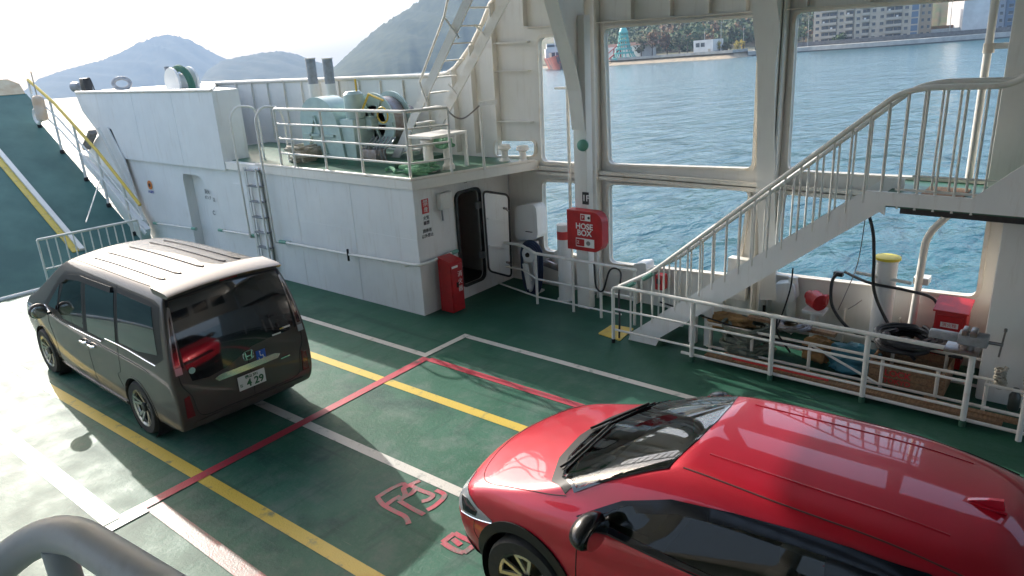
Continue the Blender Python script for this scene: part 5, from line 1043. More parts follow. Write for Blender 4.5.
# ------------------------------------------------------------------ cars
class Body:
    """smooth car shell grown from a lattice of levels (height) and stations (length)"""
    def __init__(s, rear, front, mid, ts, ks, wr, wf, crown, bulge_r, bulge_f, blend, level=3, zmod=None):
        # rear/front: [(y, z)] per level; mid: [(w, z)] per level; wr/wf: half widths at the ends; blend(t) 0..1
        n = len(mid); T = len(ts); K = len(ks); bm = bmesh.new(); V = {}
        def pos(i, j, k):
            t = ts[i]; kk = ks[k]; y = rear[j][0]*(1-t)+front[j][0]*t
            bf = max(0, min(1, (t-blend[0])/(1-blend[0])))**blend[1]; br = max(0, min(1, (blend[2]-t)/blend[2]))**blend[3]
            z = mid[j][1]+(front[j][1]-mid[j][1])*bf+(rear[j][1]-mid[j][1])*br
            w_ = mid[j][0]+(wf[j]-mid[j][0])*max(0, min(1, (t-blend[0])/(1-blend[0])))**blend[4]+(wr[j]-mid[j][0])*max(0, min(1, (blend[2]-t)/blend[2]))**blend[5]
            x = kk*w_
            if j == n-1: z += crown*(1-kk*kk)
            if i == 0: y -= bulge_r[j]*(1-kk*kk)
            if i == T-1: y += bulge_f[j]*(1-kk*kk)
            if i == T-1 and 0 < j < n-1 and abs(kk) < 1: z += .03*(1-kk*kk)*(1 if front[j][1] > .85 else 0)
            if zmod: x, y, z = zmod(i, j, k, x, y, z, t, kk)
            return (x, y, z)
        def v(i, j, k):
            if (i, j, k) not in V: V[(i, j, k)] = bm.verts.new(pos(i, j, k))
            return V[(i, j, k)]
        for i in range(T-1):
            for j in range(n-1):
                bm.faces.new((v(i, j, 0), v(i, j+1, 0), v(i+1, j+1, 0), v(i+1, j, 0))); bm.faces.new((v(i, j, K-1), v(i+1, j, K-1), v(i+1, j+1, K-1), v(i, j+1, K-1)))
            for k in range(K-1):
                bm.faces.new((v(i, n-1, k), v(i, n-1, k+1), v(i+1, n-1, k+1), v(i+1, n-1, k))); bm.faces.new((v(i, 0, k), v(i+1, 0, k), v(i+1, 0, k+1), v(i, 0, k+1)))
        for j in range(n-1):
            for k in range(K-1):
                bm.faces.new((v(0, j, k), v(0, j, k+1), v(0, j+1, k+1), v(0, j+1, k))); bm.faces.new((v(T-1, j, k), v(T-1, j+1, k), v(T-1, j+1, k+1), v(T-1, j, k+1)))
        bmesh.ops.recalc_face_normals(bm, faces=bm.faces)
        me = bpy.data.meshes.new('cage'); bm.to_mesh(me); bm.free(); o = bpy.data.objects.new('cage', me); C.objects.link(o)
        md = o.modifiers.new('s', 'SUBSURF'); md.levels = level; md.render_levels = level
        dg = bpy.context.evaluated_depsgraph_get(); dg.update(); m2 = bpy.data.meshes.new_from_object(o.evaluated_get(dg)); bpy.data.objects.remove(o)
        s.bm = bmesh.new(); s.bm.from_mesh(m2); bpy.data.meshes.remove(m2); s.bm.normal_update(); s.bvh = BVHTree.FromBMesh(s.bm)
    def hit(s, axis, u, v_):
        """axis: 'L' from the left (y,z), 'R', 'T' from above (x,y), 'B' from behind (x,z), 'F' from the front (x,z)"""
        o, d = {'L': ((-4, u, v_), (1, 0, 0)), 'R': ((4, u, v_), (-1, 0, 0)), 'T': ((u, v_, 5), (0, 0, -1)), 'B': ((u, -6, v_), (0, 1, 0)), 'F': ((u, 8, v_), (0, -1, 0))}[axis]
        p, nr, i, ds = s.bvh.ray_cast(Vector(o), Vector(d))
        if p is None:
            g = {'L': (-.85, u, v_), 'R': (.85, u, v_), 'T': (u, v_, 1.4), 'B': (u, -.9, v_), 'F': (u, 3.6, v_)}[axis]
            p, nr, i, ds = s.bvh.find_nearest(Vector(g))
        if nr.dot(Vector(d)) > 0: nr = -nr
        return p, nr
    def patch(s, axis, poly, off=.004, skirt=.012, cell=.05, hole=None):
        bm = bmesh.new(); vs = [bm.verts.new((a, b_, 0)) for a, b_ in poly]
        if hole:
            vs += [bm.verts.new((a, b_, 0)) for a, b_ in hole]
            for t_ in tessellate_polygon([[Vector((a, b_, 0)) for a, b_ in poly], [Vector((a, b_, 0)) for a, b_ in hole]]):
                try: bm.faces.new([vs[i] for i in t_])
                except ValueError: pass
        else: bm.faces.new(vs)
        us = [p[0] for p in poly]; ws = [p[1] for p in poly]
        for ax, lo, hi in ((0, min(us), max(us)), (1, min(ws), max(ws))):
            for c in np.arange(lo+cell*.5, hi, cell):
                no = [0, 0, 0]; no[ax] = 1; co_ = [0, 0, 0]; co_[ax] = float(c)
                bmesh.ops.bisect_plane(bm, geom=bm.verts[:]+bm.edges[:]+bm.faces[:], plane_co=co_, plane_no=no)
        bmesh.ops.triangulate(bm, faces=bm.faces)
        inner = {}
        for v_ in bm.verts:
            p, nr = s.hit(axis, v_.co.x, v_.co.y); inner[v_] = (p-nr*skirt); v_.co = p+nr*off
        be = [e for e in bm.edges if len(e.link_faces) == 1]; nv = {}
        for e in be:
            for v_ in e.verts:
                if v_ not in nv: nv[v_] = bm.verts.new(inner[v_])
        for e in be:
            a, b_ = e.verts; bm.faces.new((a, b_, nv[b_], nv[a]))
        for f in bm.faces: f.smooth = True
        mb = MB(); mb.bm.free(); mb.bm = bm; return mb
    def seam(s, axis, pts, r=.004, off=.0, n=10):
        q = smooth_path([Vector((a, b_, 0)) for a, b_ in pts], n); out = []
        for p in q:
            h_, nr = s.hit(axis, p.x, p.y); out.append(h_+nr*off)
        return MB().tube(out, r, 6)
    def cut(s, test): 
        bmesh.ops.delete(s.bm, geom=[f for f in s.bm.faces if test(f.calc_center_median())], context='FACES')
    def snap(s, poly, ax, test, tol=.013):
        """pull shell points that lie beside an outline onto it, so that the opening cut along it is clean"""
        seg = [(np.array(a, float), np.array(b_, float)) for a, b_ in zip(poly, poly[1:]+poly[:1])]
        us = [p[0] for p in poly]; ws_ = [p[1] for p in poly]
        for v_ in s.bm.verts:
            u, w_ = (v_.co.x, v_.co.y) if ax == 'T' else (v_.co.y, v_.co.z)
            if u < min(us)-.05 or u > max(us)+.05 or w_ < min(ws_)-.05 or w_ > max(ws_)+.05 or not test(v_.co): continue
            p = np.array((u, w_)); best = None
            for a, b_ in seg:
                d = b_-a; t = max(0, min(1, float((p-a)@d/(d@d)))); q = a+d*t; l = float(np.hypot(*(p-q)))
                if best is None or l < best[0]: best = (l, q)
            if best[0] < tol:
                if ax == 'T': v_.co.x, v_.co.y = best[1]
                else: v_.co.y, v_.co.z = best[1]
    def arch(s, yc, zc, r, xmin=.45):
        for v_ in s.bm.verts:
            if abs(v_.co.x) > xmin:
                d = math.hypot(v_.co.y-yc, v_.co.z-zc)
                if abs(d-r) < .022 and d > 0: k = r/d; v_.co.y = yc+(v_.co.y-yc)*k; v_.co.z = zc+(v_.co.z-zc)*k
        s.cut(lambda c: abs(c.x) > xmin and math.hypot(c.y-yc, c.z-zc) < r-.003)
def kidpart(mb, name, m, parent, label=None):
    o = mb.build(name, m); o.parent = parent
    if label: o['label'] = label
    return o
def ctext(s_, size, o, r_, u_, m, name, parent, **k):
    t = text(s_, size, o, r_, u_, m, name, None, **k); t.parent = parent; return t
def inpoly(p, poly):
    c = False; x, y = p
    for (x0, y0), (x1, y1) in zip(poly, poly[1:]+poly[:1]):
        if (y0 > y) != (y1 > y) and x < (x1-x0)*(y-y0)/(y1-y0)+x0: c = not c
    return c
def glassmat(name, tint, ior=1.8):
    m = bpy.data.materials.new(name); m.use_nodes = True; n = m.node_tree; n.nodes.clear()
    o = n.nodes.new('ShaderNodeOutputMaterial'); g = n.nodes.new('ShaderNodeBsdfGlossy'); g.inputs['Roughness'].default_value = .01; g.inputs[0].default_value = (1, 1, 1, 1)
    t = n.nodes.new('ShaderNodeBsdfTransparent'); t.inputs[0].default_value = (*tint, 1); fr = n.nodes.new('ShaderNodeFresnel'); fr.inputs[0].default_value = ior
    mx = n.nodes.new('ShaderNodeMixShader'); n.links.new(fr.outputs[0], mx.inputs[0]); n.links.new(t.outputs[0], mx.inputs[1]); n.links.new(g.outputs[0], mx.inputs[2]); n.links.new(mx.outputs[0], o.inputs[0]); return m
CM = {'red': mat('red_car_paint', (.52, .002, .024), .40, .35, col2=(.47, .0015, .020), ns=3, amt=1, coat=1), 'van': mat('charcoal_brown_car_paint', (.088, .072, .063), .5, .0, col2=(.078, .064, .056), ns=3, amt=1, coat=.8, spec=.12),
      'clear': glassmat('clear_car_glass', (.90, .95, .92)), 'sideclear': glassmat('side_car_glass', (.42, .46, .45), ior=1.42), 'tint': glassmat('tinted_car_glass', (.035, .04, .04)), 'trim': mat('black_car_trim', (.012, .012, .013), .5, spec=.3), 'gloss': mat('gloss_black_trim', (.01, .01, .012), .06, coat=1),
      'tyre': mat('tyre_rubber', (.02, .02, .021), .75, col2=(.035, .033, .03), ns=20, amt=.7), 'rim': mat('machined_rim', (.52, .50, .46), .28, .9), 'rimdark': mat('dark_rim', (.02, .02, .02), .35), 'lamp': mat('headlamp_lens', (.40, .42, .45), .12, .2, coat=1),
      'tail': mat('tail_lamp_red', (.16, .006, .012), .12, coat=1), 'cabin': mat('cabin_fabric', (.32, .31, .29), .8), 'cabinlight': mat('cabin_beige', (.30, .28, .25), .8), 'chrome': M['chrome'], 'well': mat('wheel_well', (.01, .01, .01), .9),
      'bronze': mat('bronze_rim', (.62, .56, .44), .3, .6), 'plate': mat('number_plate_white', (.72, .73, .70), .45), 'green': mat('plate_green_letters', (.02, .12, .05), .5), 'silver': mat('silver_lens', (.30, .26, .25), .2, .5, coat=1), 'smoke': mat('smoked_plastic', (.006, .007, .012), .10, spec=.3), 'gutter': mat('roof_gutter', (.10, .02, .02), .5), 'shell': mat('mirror_shell_black', (.012, .012, .013), .22, spec=.4), 'tailcore': mat('tail_lamp_smoked', (.045, .010, .010), .12, coat=1), 'seam': mat('panel_gap', (.006, .006, .006), .7)}
def wheel(parent, x, y, r, w_, side, rimr, style):
    q = Vector((x, y, r)); sx = side
    e = MB().lathe([(rimr, -w_/2), (r-.02, -w_/2), (r, -w_/2+.03), (r, w_/2-.03), (r-.02, w_/2), (rimr, w_/2-.005), (rimr-.01, w_/2-.04), (rimr-.01, -w_/2)], q, (sx, 0, 0), 40, cap=False)
    wh = kidpart(e, 'wheel', CM['tyre'], parent)
    kidpart(MB().lathe([(.001, -.05), (rimr-.005, -.05), (rimr-.005, -.04), (.001, -.03)], q, (sx, 0, 0), 32, cap=False), 'brake_disc', CM['rimdark'], wh)
    kidpart(MB().lathe([(rimr-.02, w_/2-.05), (rimr+.004, w_/2-.012), (rimr+.004, w_/2-.004), (rimr-.022, w_/2-.02)], q, (sx, 0, 0), 40, cap=False), 'rim_edge', CM['rim'] if style == 'van' else CM['rimdark'], wh)
    mb = MB(); n_ = 5
    for k in range(n_):
        a = 2*math.pi*k/n_+.3
        for da, wid in (((-.2, .030), (.2, .030)) if style == 'van' else ((-.30, .028), (.28, .028))):
            c0 = Vector((x+sx*(w_/2-.055), y+math.cos(a+da*.35)*.05, r+math.sin(a+da*.35)*.05)); c1 = Vector((x+sx*(w_/2-.018), y+math.cos(a+da)*(rimr-.008), r+math.sin(a+da)*(rimr-.008)))
            mb.bar(c0, c1, wid, .018, (sx, 0, 0))
        if style == 'red':
            c1 = [Vector((x+sx*(w_/2-.018), y+math.cos(a+d)*(rimr-.015), r+math.sin(a+d)*(rimr-.015))) for d in (-.30, 0, .28)]
            mb.bar(c1[0], c1[1], .024, .016, (sx, 0, 0)); mb.bar(c1[1], c1[2], .024, .016, (sx, 0, 0))
    kidpart(mb, 'spokes', CM['rim'] if style == 'van' else CM['bronze'], wh)
    kidpart(MB().lathe([(.055, w_/2-.06), (.05, w_/2-.02), (.02, w_/2-.012)], q, (sx, 0, 0), 20), 'hub_cap', CM['rimdark'], wh)
    return wh
def cabin(parent, y0, y1, zf, seats, hw, steer, tone):
    kidpart(MB().box((-hw, y0, zf), (hw, y1, zf+.03)), 'cabin_floor', CM['cabin'], parent)
    for x, y in seats:
        mb = MB(); mb.box((x-.25, y-.05, zf+.2), (x+.25, y+.45, zf+.36), .05)
        t = bmesh.new(); bmesh.ops.create_cube(t, size=1, matrix=Matrix.Translation((x, y-.16, zf+.60))@Matrix.Rotation(math.radians(14), 4, 'X')@Matrix.Diagonal((.48, .14, .62, 1))); bmesh.ops.bevel(t, geom=t.edges[:], offset=.05, segments=2, affect='EDGES'); mb.merge(t)
        t = bmesh.new(); bmesh.ops.create_cube(t, size=1, matrix=Matrix.Translation((x, y-.26, zf+.99))@Matrix.Diagonal((.26, .09, .16, 1))); bmesh.ops.bevel(t, geom=t.edges[:], offset=.03, segments=2, affect='EDGES'); mb.merge(t)
        kidpart(mb, 'seat', tone, parent)
    sx, sy, sz = steer
    kidpart(MB().tube([(sx+math.cos(a)*.185, sy+math.sin(a)*.07, sz+math.sin(a)*.17) for a in np.linspace(0, 2*math.pi, 29)[:-1]], .015, 8, closed=True).bar((sx-.17, sy, sz), (sx+.17, sy, sz), .05, .02), 'steering_wheel', CM['trim'], parent)
# ================================================================== the red crossover
def red_car():
    root = empty('parked_car', (4.16, .12, 0), math.radians(0.8), 'glossy red crossover with a black door mirror parked in the lower right', 'car')
    mid = [(.85, .24), (.885, .36), (.90, .58), (.885, .76), (.885, .93), (.845, 1.06), (.765, 1.25), (.70, 1.40), (.61, 1.495)]
    front = [(3.22, .26), (3.30, .38), (3.34, .58), (3.33, .74), (3.25, .865), (2.98, .965), (2.58, 1.06), (2.06, 1.33), (1.62, 1.50)]
    rear = [(-.74, .34), (-.84, .45), (-.86, .65), (-.82, .85), (-.78, .98), (-.72, 1.06), (-.55, 1.20), (-.30, 1.34), (-.02, 1.45)]
    wf = [.74, .77, .80, .80, .775, .765, .74, .665, .54]; wr = [.7, .74, .78, .78, .76, .72, .62, .55, .46]
    ts = [0, .05, .15, .3, .45, .6, .74, .86, .95, 1]; ks = [-1, -.82, -.42, 0, .42, .82, 1]
    b = Body(rear, front, mid, ts, ks, wr, wf, .055, [.06]*9, [.16, .19, .20, .18, .16, .12, .08, .07, .04], (.45, 1.4, .35, 1.5, 1.0+2.2, 2), level=4,
             zmod=lambda i, j, k, x, y, z, t, kk: (x+(.03*math.copysign(1, x)*math.exp(-((t-.80)/.07)**2) if abs(kk) == 1 and 2 <= j <= 4 else 0), y, z+(.03*math.exp(-((t-.80)/.12)**2) if abs(kk) >= .8 and j in (4, 5) else 0)))
    FY = 2.64; R_ = .345
    ws = [(-.715, 2.27), (-.61, 2.44), (-.34, 2.57), (0, 2.61), (.34, 2.57), (.61, 2.44), (.715, 2.27), (.64, 1.98), (.555, 1.70), (.25, 1.645), (0, 1.63), (-.25, 1.645), (-.555, 1.70), (-.64, 1.98)]
    sw1 = [(2.10, 1.075), (1.88, 1.215), (1.58, 1.315), (1.22, 1.365), (.90, 1.39), (.72, 1.395), (.66, 1.075), (1.3, 1.045)]
    sw2 = [(.56, 1.08), (.60, 1.395), (.30, 1.38), (.0, 1.325), (-.22, 1.25), (-.10, 1.13)]
    band = [(2.22, 1.045), (1.92, 1.23), (1.62, 1.335), (1.22, 1.39), (.88, 1.415), (.6, 1.42), (.25, 1.405), (-.05, 1.35), (-.35, 1.24), (-.22, 1.11), (.2, 1.055), (1.0, 1.02), (1.6, 1.02)]
    L3 = lambda l: [(a, b_) for a, b_ in l]
    # outer pieces first: they are laid on the whole shell
    parts = []
    parts.append((b.patch('T', ws, .001, .006, .03), 'windshield', CM['clear']))
    wso = [(a*1.022, b_+(.014 if b_ > 2.2 else (-.014 if b_ < 1.8 else 0))) for a, b_ in ws]
    parts.append((b.patch('T', wso, .005, .01, .03, hole=ws), 'windshield_seal', CM['gloss']))
    for s_, ax in ((-1, 'L'), (1, 'R')):
        parts.append((b.patch(ax, band, .002, .01, .05, hole=None) if 0 else b.patch(ax, band, .006, .012, .035, hole=sw1), 'window_band', CM['smoke']))
        parts.append((b.patch(ax, sw1, .002, .004, .04), 'side_window', CM['sideclear'])); parts.append((b.patch(ax, sw2, .010, .004, .04), 'rear_side_window', CM['smoke']))
        # visor over the windows
        vis = [(1.86, 1.25), (1.60, 1.342), (1.22, 1.392), (.88, 1.417), (.6, 1.422), (.25, 1.407), (-.02, 1.355), (-.02, 1.305), (.25, 1.345), (.6, 1.355), (.88, 1.35), (1.2, 1.325), (1.54, 1.28), (1.80, 1.20)]
        parts.append((b.patch(ax, vis, .022, .02, .07), 'window_visor', CM['smoke']))
        hl = [(3.30, .70), (3.42, .80), (3.30, .875), (3.08, .90), (2.86, .905), (3.02, .83), (3.16, .76)] 
        hp = b.patch(ax, [(3.10, .675), (3.27, .66), (3.33, .72), (3.31, .86), (3.22, .85), (3.08, .775), (2.93, .735), (2.93, .715)], .006, .02, .03); parts.append((hp, 'headlight', CM['lamp']))
        parts.append((b.patch(ax, [(3.10, .70), (3.24, .69), (3.27, .79), (3.20, .80), (3.08, .745)], .010, .01, .03), 'headlight_core', CM['gloss']))
        parts.append((b.seam(ax, [(2.93, .715), (3.10, .675), (3.27, .66)], .006, .004), 'headlight_strip', CM['chrome']))
        # cladding round the wheel arch and along the sill
        for yc in (FY, 0):
            ring = [(yc+math.cos(a)*(R_+.13), R_+math.sin(a)*(R_+.13)) for a in np.linspace(math.radians(-12), math.radians(192), 28)]+[(yc+math.cos(a)*(R_+.055), R_+math.sin(a)*(R_+.055)) for a in np.linspace(math.radians(192), math.radians(-12), 28)]
            parts.append((b.patch(ax, ring, .014, .04, .05), 'arch_cladding', CM['trim']))
        parts.append((b.patch(ax, [(.42, .25), (2.22, .25), (2.2, .36), (.44, .36)], .012, .02, .08), 'sill_cladding', CM['trim']))
        parts.append((b.patch(ax, [(3.14, .26), (3.40, .26), (3.44, .40), (3.36, .44), (3.18, .36)], .012, .02, .05), 'bumper_cladding', CM['trim']))
        parts.append((b.seam(ax, [(2.16, .30), (2.18, .55), (2.18, .80), (2.16, .96), (2.12, 1.04)]), 'door_gap', CM['seam'])); parts.append((b.seam(ax, [(.62, .30), (.60, .7), (.62, 1.03)]), 'door_gap', CM['seam']))
        parts.append((b.seam(ax, [(.62, 1.035), (1.3, 1.01), (2.02, 1.03)], .006, .004), 'window_sill_strip', CM['trim']))
        parts.append((b.seam(ax, [(2.10, .93), (2.35, .965), (2.55, .965)]), 'fender_gap', CM['seam']) if 0 else (b.seam(ax, [(3.12, .67), (3.14, .55), (3.10, .48)], .003), 'bumper_gap', CM['seam']))
        parts.append((b.seam('T', [(s_*.545, 1.60), (s_*.59, 1.0), (s_*.60, .4), (s_*.58, -.1)], .006, -.001), 'roof_gutter', CM['gutter']))
        parts.append((b.seam('T', [(s_*.38, 1.50), (s_*.40, .8), (s_*.40, .2)], .010, -.004), 'roof_crease', CM['red']))
        parts.append((b.seam('T', [(s_*.745, 2.34), (s_*.75, 2.5), (s_*.745, 2.7), (s_*.735, 2.95)], .0035), 'bonnet_gap', CM['seam']))
    parts.append((b.seam('T', [(-.74, 2.95), (-.68, 3.12), (-.45, 3.26), (0, 3.34), (.45, 3.26), (.68, 3.12), (.74, 2.95)], .0035), 'bonnet_gap', CM['seam']))
    cowl = [(-.70, 2.30), (-.61, 2.455), (-.34, 2.585), (0, 2.625), (.34, 2.585), (.61, 2.455), (.70, 2.30), (.74, 2.35), (.66, 2.52), (.36, 2.66), (0, 2.71), (-.36, 2.66), (-.66, 2.52), (-.74, 2.35)]
    parts.append((b.patch('T', cowl, .004, .01, .06), 'cowl_panel', CM['trim']))
    parts.append((b.patch('F', [(-.58, .56), (.58, .56), (.50, .64), (-.50, .64)], .006, .02, .06), 'grille', CM['gloss'])); parts.append((b.patch('F', [(-.6, .28), (.6, .28), (.5, .42), (-.5, .42)], .006, .02, .06), 'lower_grille', CM['trim']))
    # wipers
    def on(x, y, o_): p, n_ = b.hit('T', x, y); return p+n_*o_
    for xs in ([(-.52, 2.53), (-.46, 2.50), (.08, 2.50)], [(.08, 2.66), (.14, 2.62), (.58, 2.42)]):
        parts.append((MB().tube([on(*p_, .022) for p_ in xs], .010, 6).tube([on(xs[1][0]-.1, xs[1][1]-.03, .014), on(xs[2][0]+.06, xs[2][1]-.02, .012)], .006, 6), 'wiper', CM['trim']))
    # sharkfin antenna
    p_, n_ = b.hit('T', -.05, .10); mb = MB()
    pr_ = [(-.10, .0), (.10, -.005), (.05, .02), (-.03, .05), (-.085, .062)]
    mb.prism([(p_.x-.013, p_.y+a, p_.z+b_) for a, b_ in pr_], (.026, 0, 0)); mb.prism([(p_.x-.03, p_.y+.11, p_.z-.004), (p_.x+.03, p_.y+.11, p_.z-.004), (p_.x+.03, p_.y-.11, p_.z-.004), (p_.x-.03, p_.y-.11, p_.z-.004)], (0, 0, .012)); parts.append((mb, 'antenna_fin', CM['red']))
    # openings
    shr = lambda l, k: [(sum(p[0] for p in l)/len(l)*(1-k)+p[0]*k, sum(p[1] for p in l)/len(l)*(1-k)+p[1]*k) for p in l]
    wsi = ws; s1 = sw1
    b.snap(ws, 'T', lambda c: c.z > .98); b.snap(sw1, 'L', lambda c: abs(c.x) > .4 and c.z > .95)
    b.cut(lambda c: (c.z > .98 and inpoly((c.x, c.y), wsi)) or (c.z > .95 and abs(c.x) > .4 and inpoly((c.y, c.z), s1)))
    for yc in (FY, 0): b.arch(yc, R_, R_+.06)
    for f in b.bm.faces: f.smooth = True
    mb = MB(); mb.bm.free(); mb.bm = b.bm; kidpart(mb, 'body', CM['red'], root)
    named = {}
    for mb, nm, m_ in parts: named.setdefault(nm, []).append(kidpart(mb, nm, m_, root))
    for nm, par in (('headlight_core', 'headlight'), ('headlight_strip', 'headlight'), ('window_visor', 'window_band'), ('side_window', 'window_band'), ('rear_side_window', 'window_band'), ('windshield_seal', 'windshield')):
        for i, o in enumerate(named[nm]): o.parent = named[par][i]
    for s_ in (-1, 1):
        for yc in (FY, 0):
            kidpart(MB().lathe([(R_+.06, -.34), (R_+.06, .16), (R_+.055, .16)], (s_*.70, yc, R_), (s_, 0, 0), 36, cap=False), 'wheel_well', CM['well'], root)
            kidpart(MB().lathe([(.001, -.30), (R_+.06, -.30), (R_+.06, -.31)], (s_*.70, yc, R_), (s_, 0, 0), 36, cap=False), 'wheel_well', CM['well'], root)
            wheel(root, s_*.775, yc, R_, .215, s_, .235, 'red')
        # mirror
        mb = MB(); t = bmesh.new(); bmesh.ops.create_icosphere(t, subdivisions=4, radius=1)
        for v_ in t.verts:
            c = v_.co; c.y = c.y*(.12 if c.y > 0 else .06); c.x *= .155; c.z *= .105; c.z *= 1-.2*c.x/.155*s_
        mb.merge(t, Matrix.Translation((s_*.985, 2.0, 1.12))); mr = kidpart(mb, 'door_mirror', CM['shell'], root)
        t = bmesh.new(); bmesh.ops.create_uvsphere(t, u_segments=20, v_segments=10, radius=1, matrix=Matrix.Translation((s_*.985, 1.942, 1.12))@Matrix.Diagonal((.13, .005, .085, 1))); mb = MB(); mb.merge(t); kidpart(mb, 'mirror_glass', CM['chrome'], mr)
        kidpart(MB().bar((s_*.82, 2.06, 1.03), (s_*.93, 2.02, 1.06), .05, .03), 'mirror_stalk', CM['gloss'], mr)
        kidpart(MB().box((s_*.84, 2.08, 1.04), (s_*.87, 2.15, 1.07), .01), 'mirror_lamp', CM['lamp'], mr)
        kidpart(MB().bar((s_*.90, .78, .92), (s_*.90, .98, .925), .03, .03), 'door_handle', CM['red'], root)
    cabin(root, -.3, 2.1, .30, ((-.36, .75), (.36, .75), (-.36, -.1), (.36, -.1)), .66, (.36, 1.55, .96), CM['cabin'])
    kidpart(MB().box((-.68, 1.75, .72), (.68, 2.42, 1.0), .06), 'dashboard', CM['cabinlight'], root)
    kidpart(MB().box((-.10, 1.50, 1.31), (.10, 1.53, 1.37), .012), 'rear_view_mirror', CM['trim'], root)
    kidpart(MB().box((-.4, 1.38, 1.41), (.4, 1.44, 1.43), .008), 'sun_visor', CM['cabinlight'], root)
    return root
red = red_car()
# ================================================================== the charcoal van
def van():
    root = empty('parked_van', VANPOS, VANROT, 'charcoal brown minivan seen from behind with a silver lit roof and a blue wheelchair sticker', 'van')
    mid = [(.80, .20), (.835, .30), (.848, .52), (.848, .80), (.838, .98), (.800, 1.22), (.745, 1.52), (.685, 1.71), (.60, 1.775)]
    front = [(3.66, .22), (3.76, .34), (3.79, .56), (3.74, .78), (3.58, .96), (3.25, 1.06), (2.60, 1.36), (2.10, 1.64), (1.85, 1.735)]
    rear = [(-.84, .24), (-.92, .32), (-.945, .54), (-.92, .80), (-.90, .98), (-.865, 1.22), (-.80, 1.52), (-.745, 1.70), (-.70, 1.765)]
    wf = [.66, .70, .73, .74, .72, .72, .70, .66, .58]; wr = [.79, .815, .83, .83, .82, .785, .73, .675, .60]
    ts = [0, .015, .07, .25, .42, .58, .74, .87, .96, 1]; ks = [-1, -.93, -.5, 0, .5, .93, 1]
    b = Body(rear, front, mid, ts, ks, wr, wf, .05, [.03, .04, .04, .03, .03, .04, .04, .04, .04], [.10, .13, .14, .13, .12, .12, .12, .1, .08], (.60, 1.3, .10, 1, 2.4, 1.3), level=4)
    FY, R_ = 2.89, .317
    parts = []
    band = [(2.62, 1.06), (2.0, 1.52), (1.84, 1.60), (1.4, 1.655), (.5, 1.67), (-.45, 1.655), (-.70, 1.62), (-.80, 1.10), (-.62, 1.0), (.0, 1.03), (.60, 1.03), (.70, .965), (1.75, .955), (2.3, .975)]
    g1 = [(2.10, 1.07), (1.84, 1.53), (1.28, 1.60), (1.26, 1.0), (1.9, .995)]; g2 = [(1.12, 1.0), (1.14, 1.60), (.35, 1.615), (.33, 1.0)]; g3 = [(.24, 1.06), (.26, 1.61), (-.55, 1.60), (-.68, 1.12), (-.2, 1.06)]
    g0 = [(2.45, 1.07), (2.0, 1.42), (2.12, 1.07)]
    ws = [(-.62, 3.0), (-.3, 3.2), (0, 3.24), (.3, 3.2), (.62, 3.0), (.58, 2.45), (.53, 1.96), (0, 1.88), (-.53, 1.96), (-.58, 2.45)]
    parts.append((b.patch('T', ws, .002, .01), 'windshield', CM['gloss']))
    for s_, ax in ((-1, 'L'), (1, 'R')):
        parts.append((b.patch(ax, band, .001, .012, .06, hole=g1), 'window_band', CM['trim']))
        parts.append((b.patch(ax, g1, -.001, .004, .06), 'front_side_window', CM['clear']))
        for g in (g0, g2, g3): parts.append((b.patch(ax, g, .005, .005, .06), 'side_window', CM['gloss']))
        vis = [(1.95, 1.475), (1.75, 1.575), (1.3, 1.63), (.4, 1.645), (.4, 1.585), (1.3, 1.57), (1.72, 1.52), (1.9, 1.44)]
        parts.append((b.patch(ax, vis, .025, .02, .08), 'window_visor', CM['trim']))
        parts.append((b.seam(ax, [(2.60, 1.045), (2.3, .975), (1.75, .95), (1.2, .95), (.74, .96)], .007, .004), 'window_strip', CM['chrome'])); parts.append((b.seam(ax, [(.62, 1.02), (.3, 1.025), (0, 1.02), (-.4, 1.0), (-.62, .99)], .007, .004), 'window_strip', CM['chrome']))
        for yc in (FY, 0):
            ring = [(yc+math.cos(a)*(R_+.065), R_+math.sin(a)*(R_+.065)) for a in np.linspace(0, math.pi, 26)]+[(yc+math.cos(a)*(R_+.045), R_+math.sin(a)*(R_+.045)) for a in np.linspace(math.pi, 0, 26)]
            parts.append((b.patch(ax, ring, .006, .03, .05), 'arch_lip', CM['van']))
        for pts in ([(2.42, .28), (2.40, .6), (2.50, .85), (2.46, 1.02)], [(1.20, .28), (1.20, .95)], [(.30, .28), (.34, .45), (.44, .62), (.34, .70), (.30, .98)], [(.30, 1.68), (.30, 1.0)], [(1.2, 1.66), (1.2, 1.0)]):
            parts.append((b.seam(ax, pts, .0035), 'door_gap', CM['seam']))
        parts.append((b.seam(ax, [(1.2, .905), (.5, .90), (-.15, .89), (-.45, .86)], .006, -.002), 'slide_rail', CM['seam']))
        parts.append((b.patch(ax, [(.42, .20), (2.45, .20), (2.45, .28), (.42, .28)], .014, .02, .1), 'side_skirt', CM['van']))
        # long upright tail lamp on the corner: dark upper, silver lower
        parts.append((b.patch('B', [(s_*.70, .92), (s_*.775, .92), (s_*.765, 1.1), (s_*.735, 1.3), (s_*.69, 1.52), (s_*.655, 1.62), (s_*.635, 1.60), (s_*.672, 1.3), (s_*.695, 1.1)], .014, .02, .03), 'tail_lamp', CM['silver']))
        parts.append((b.patch('B', [(s_*.712, 1.03), (s_*.755, 1.03), (s_*.748, 1.12), (s_*.718, 1.3), (s_*.68, 1.50), (s_*.662, 1.53), (s_*.688, 1.3)], .019, .01, .03), 'tail_lamp_core', CM['tailcore']))
        parts.append((b.patch('B', [(s_*.70, .925), (s_*.77, .925), (s_*.765, 1.0), (s_*.698, 1.0)], .022, .01, .03), 'reversing_lamp', CM['lamp']))
        parts.append((b.seam('T', [(s_*.575, 1.8), (s_*.605, 1.0), (s_*.61, 0), (s_*.60, -.62)], .006, -.002), 'roof_gutter', CM['seam']))
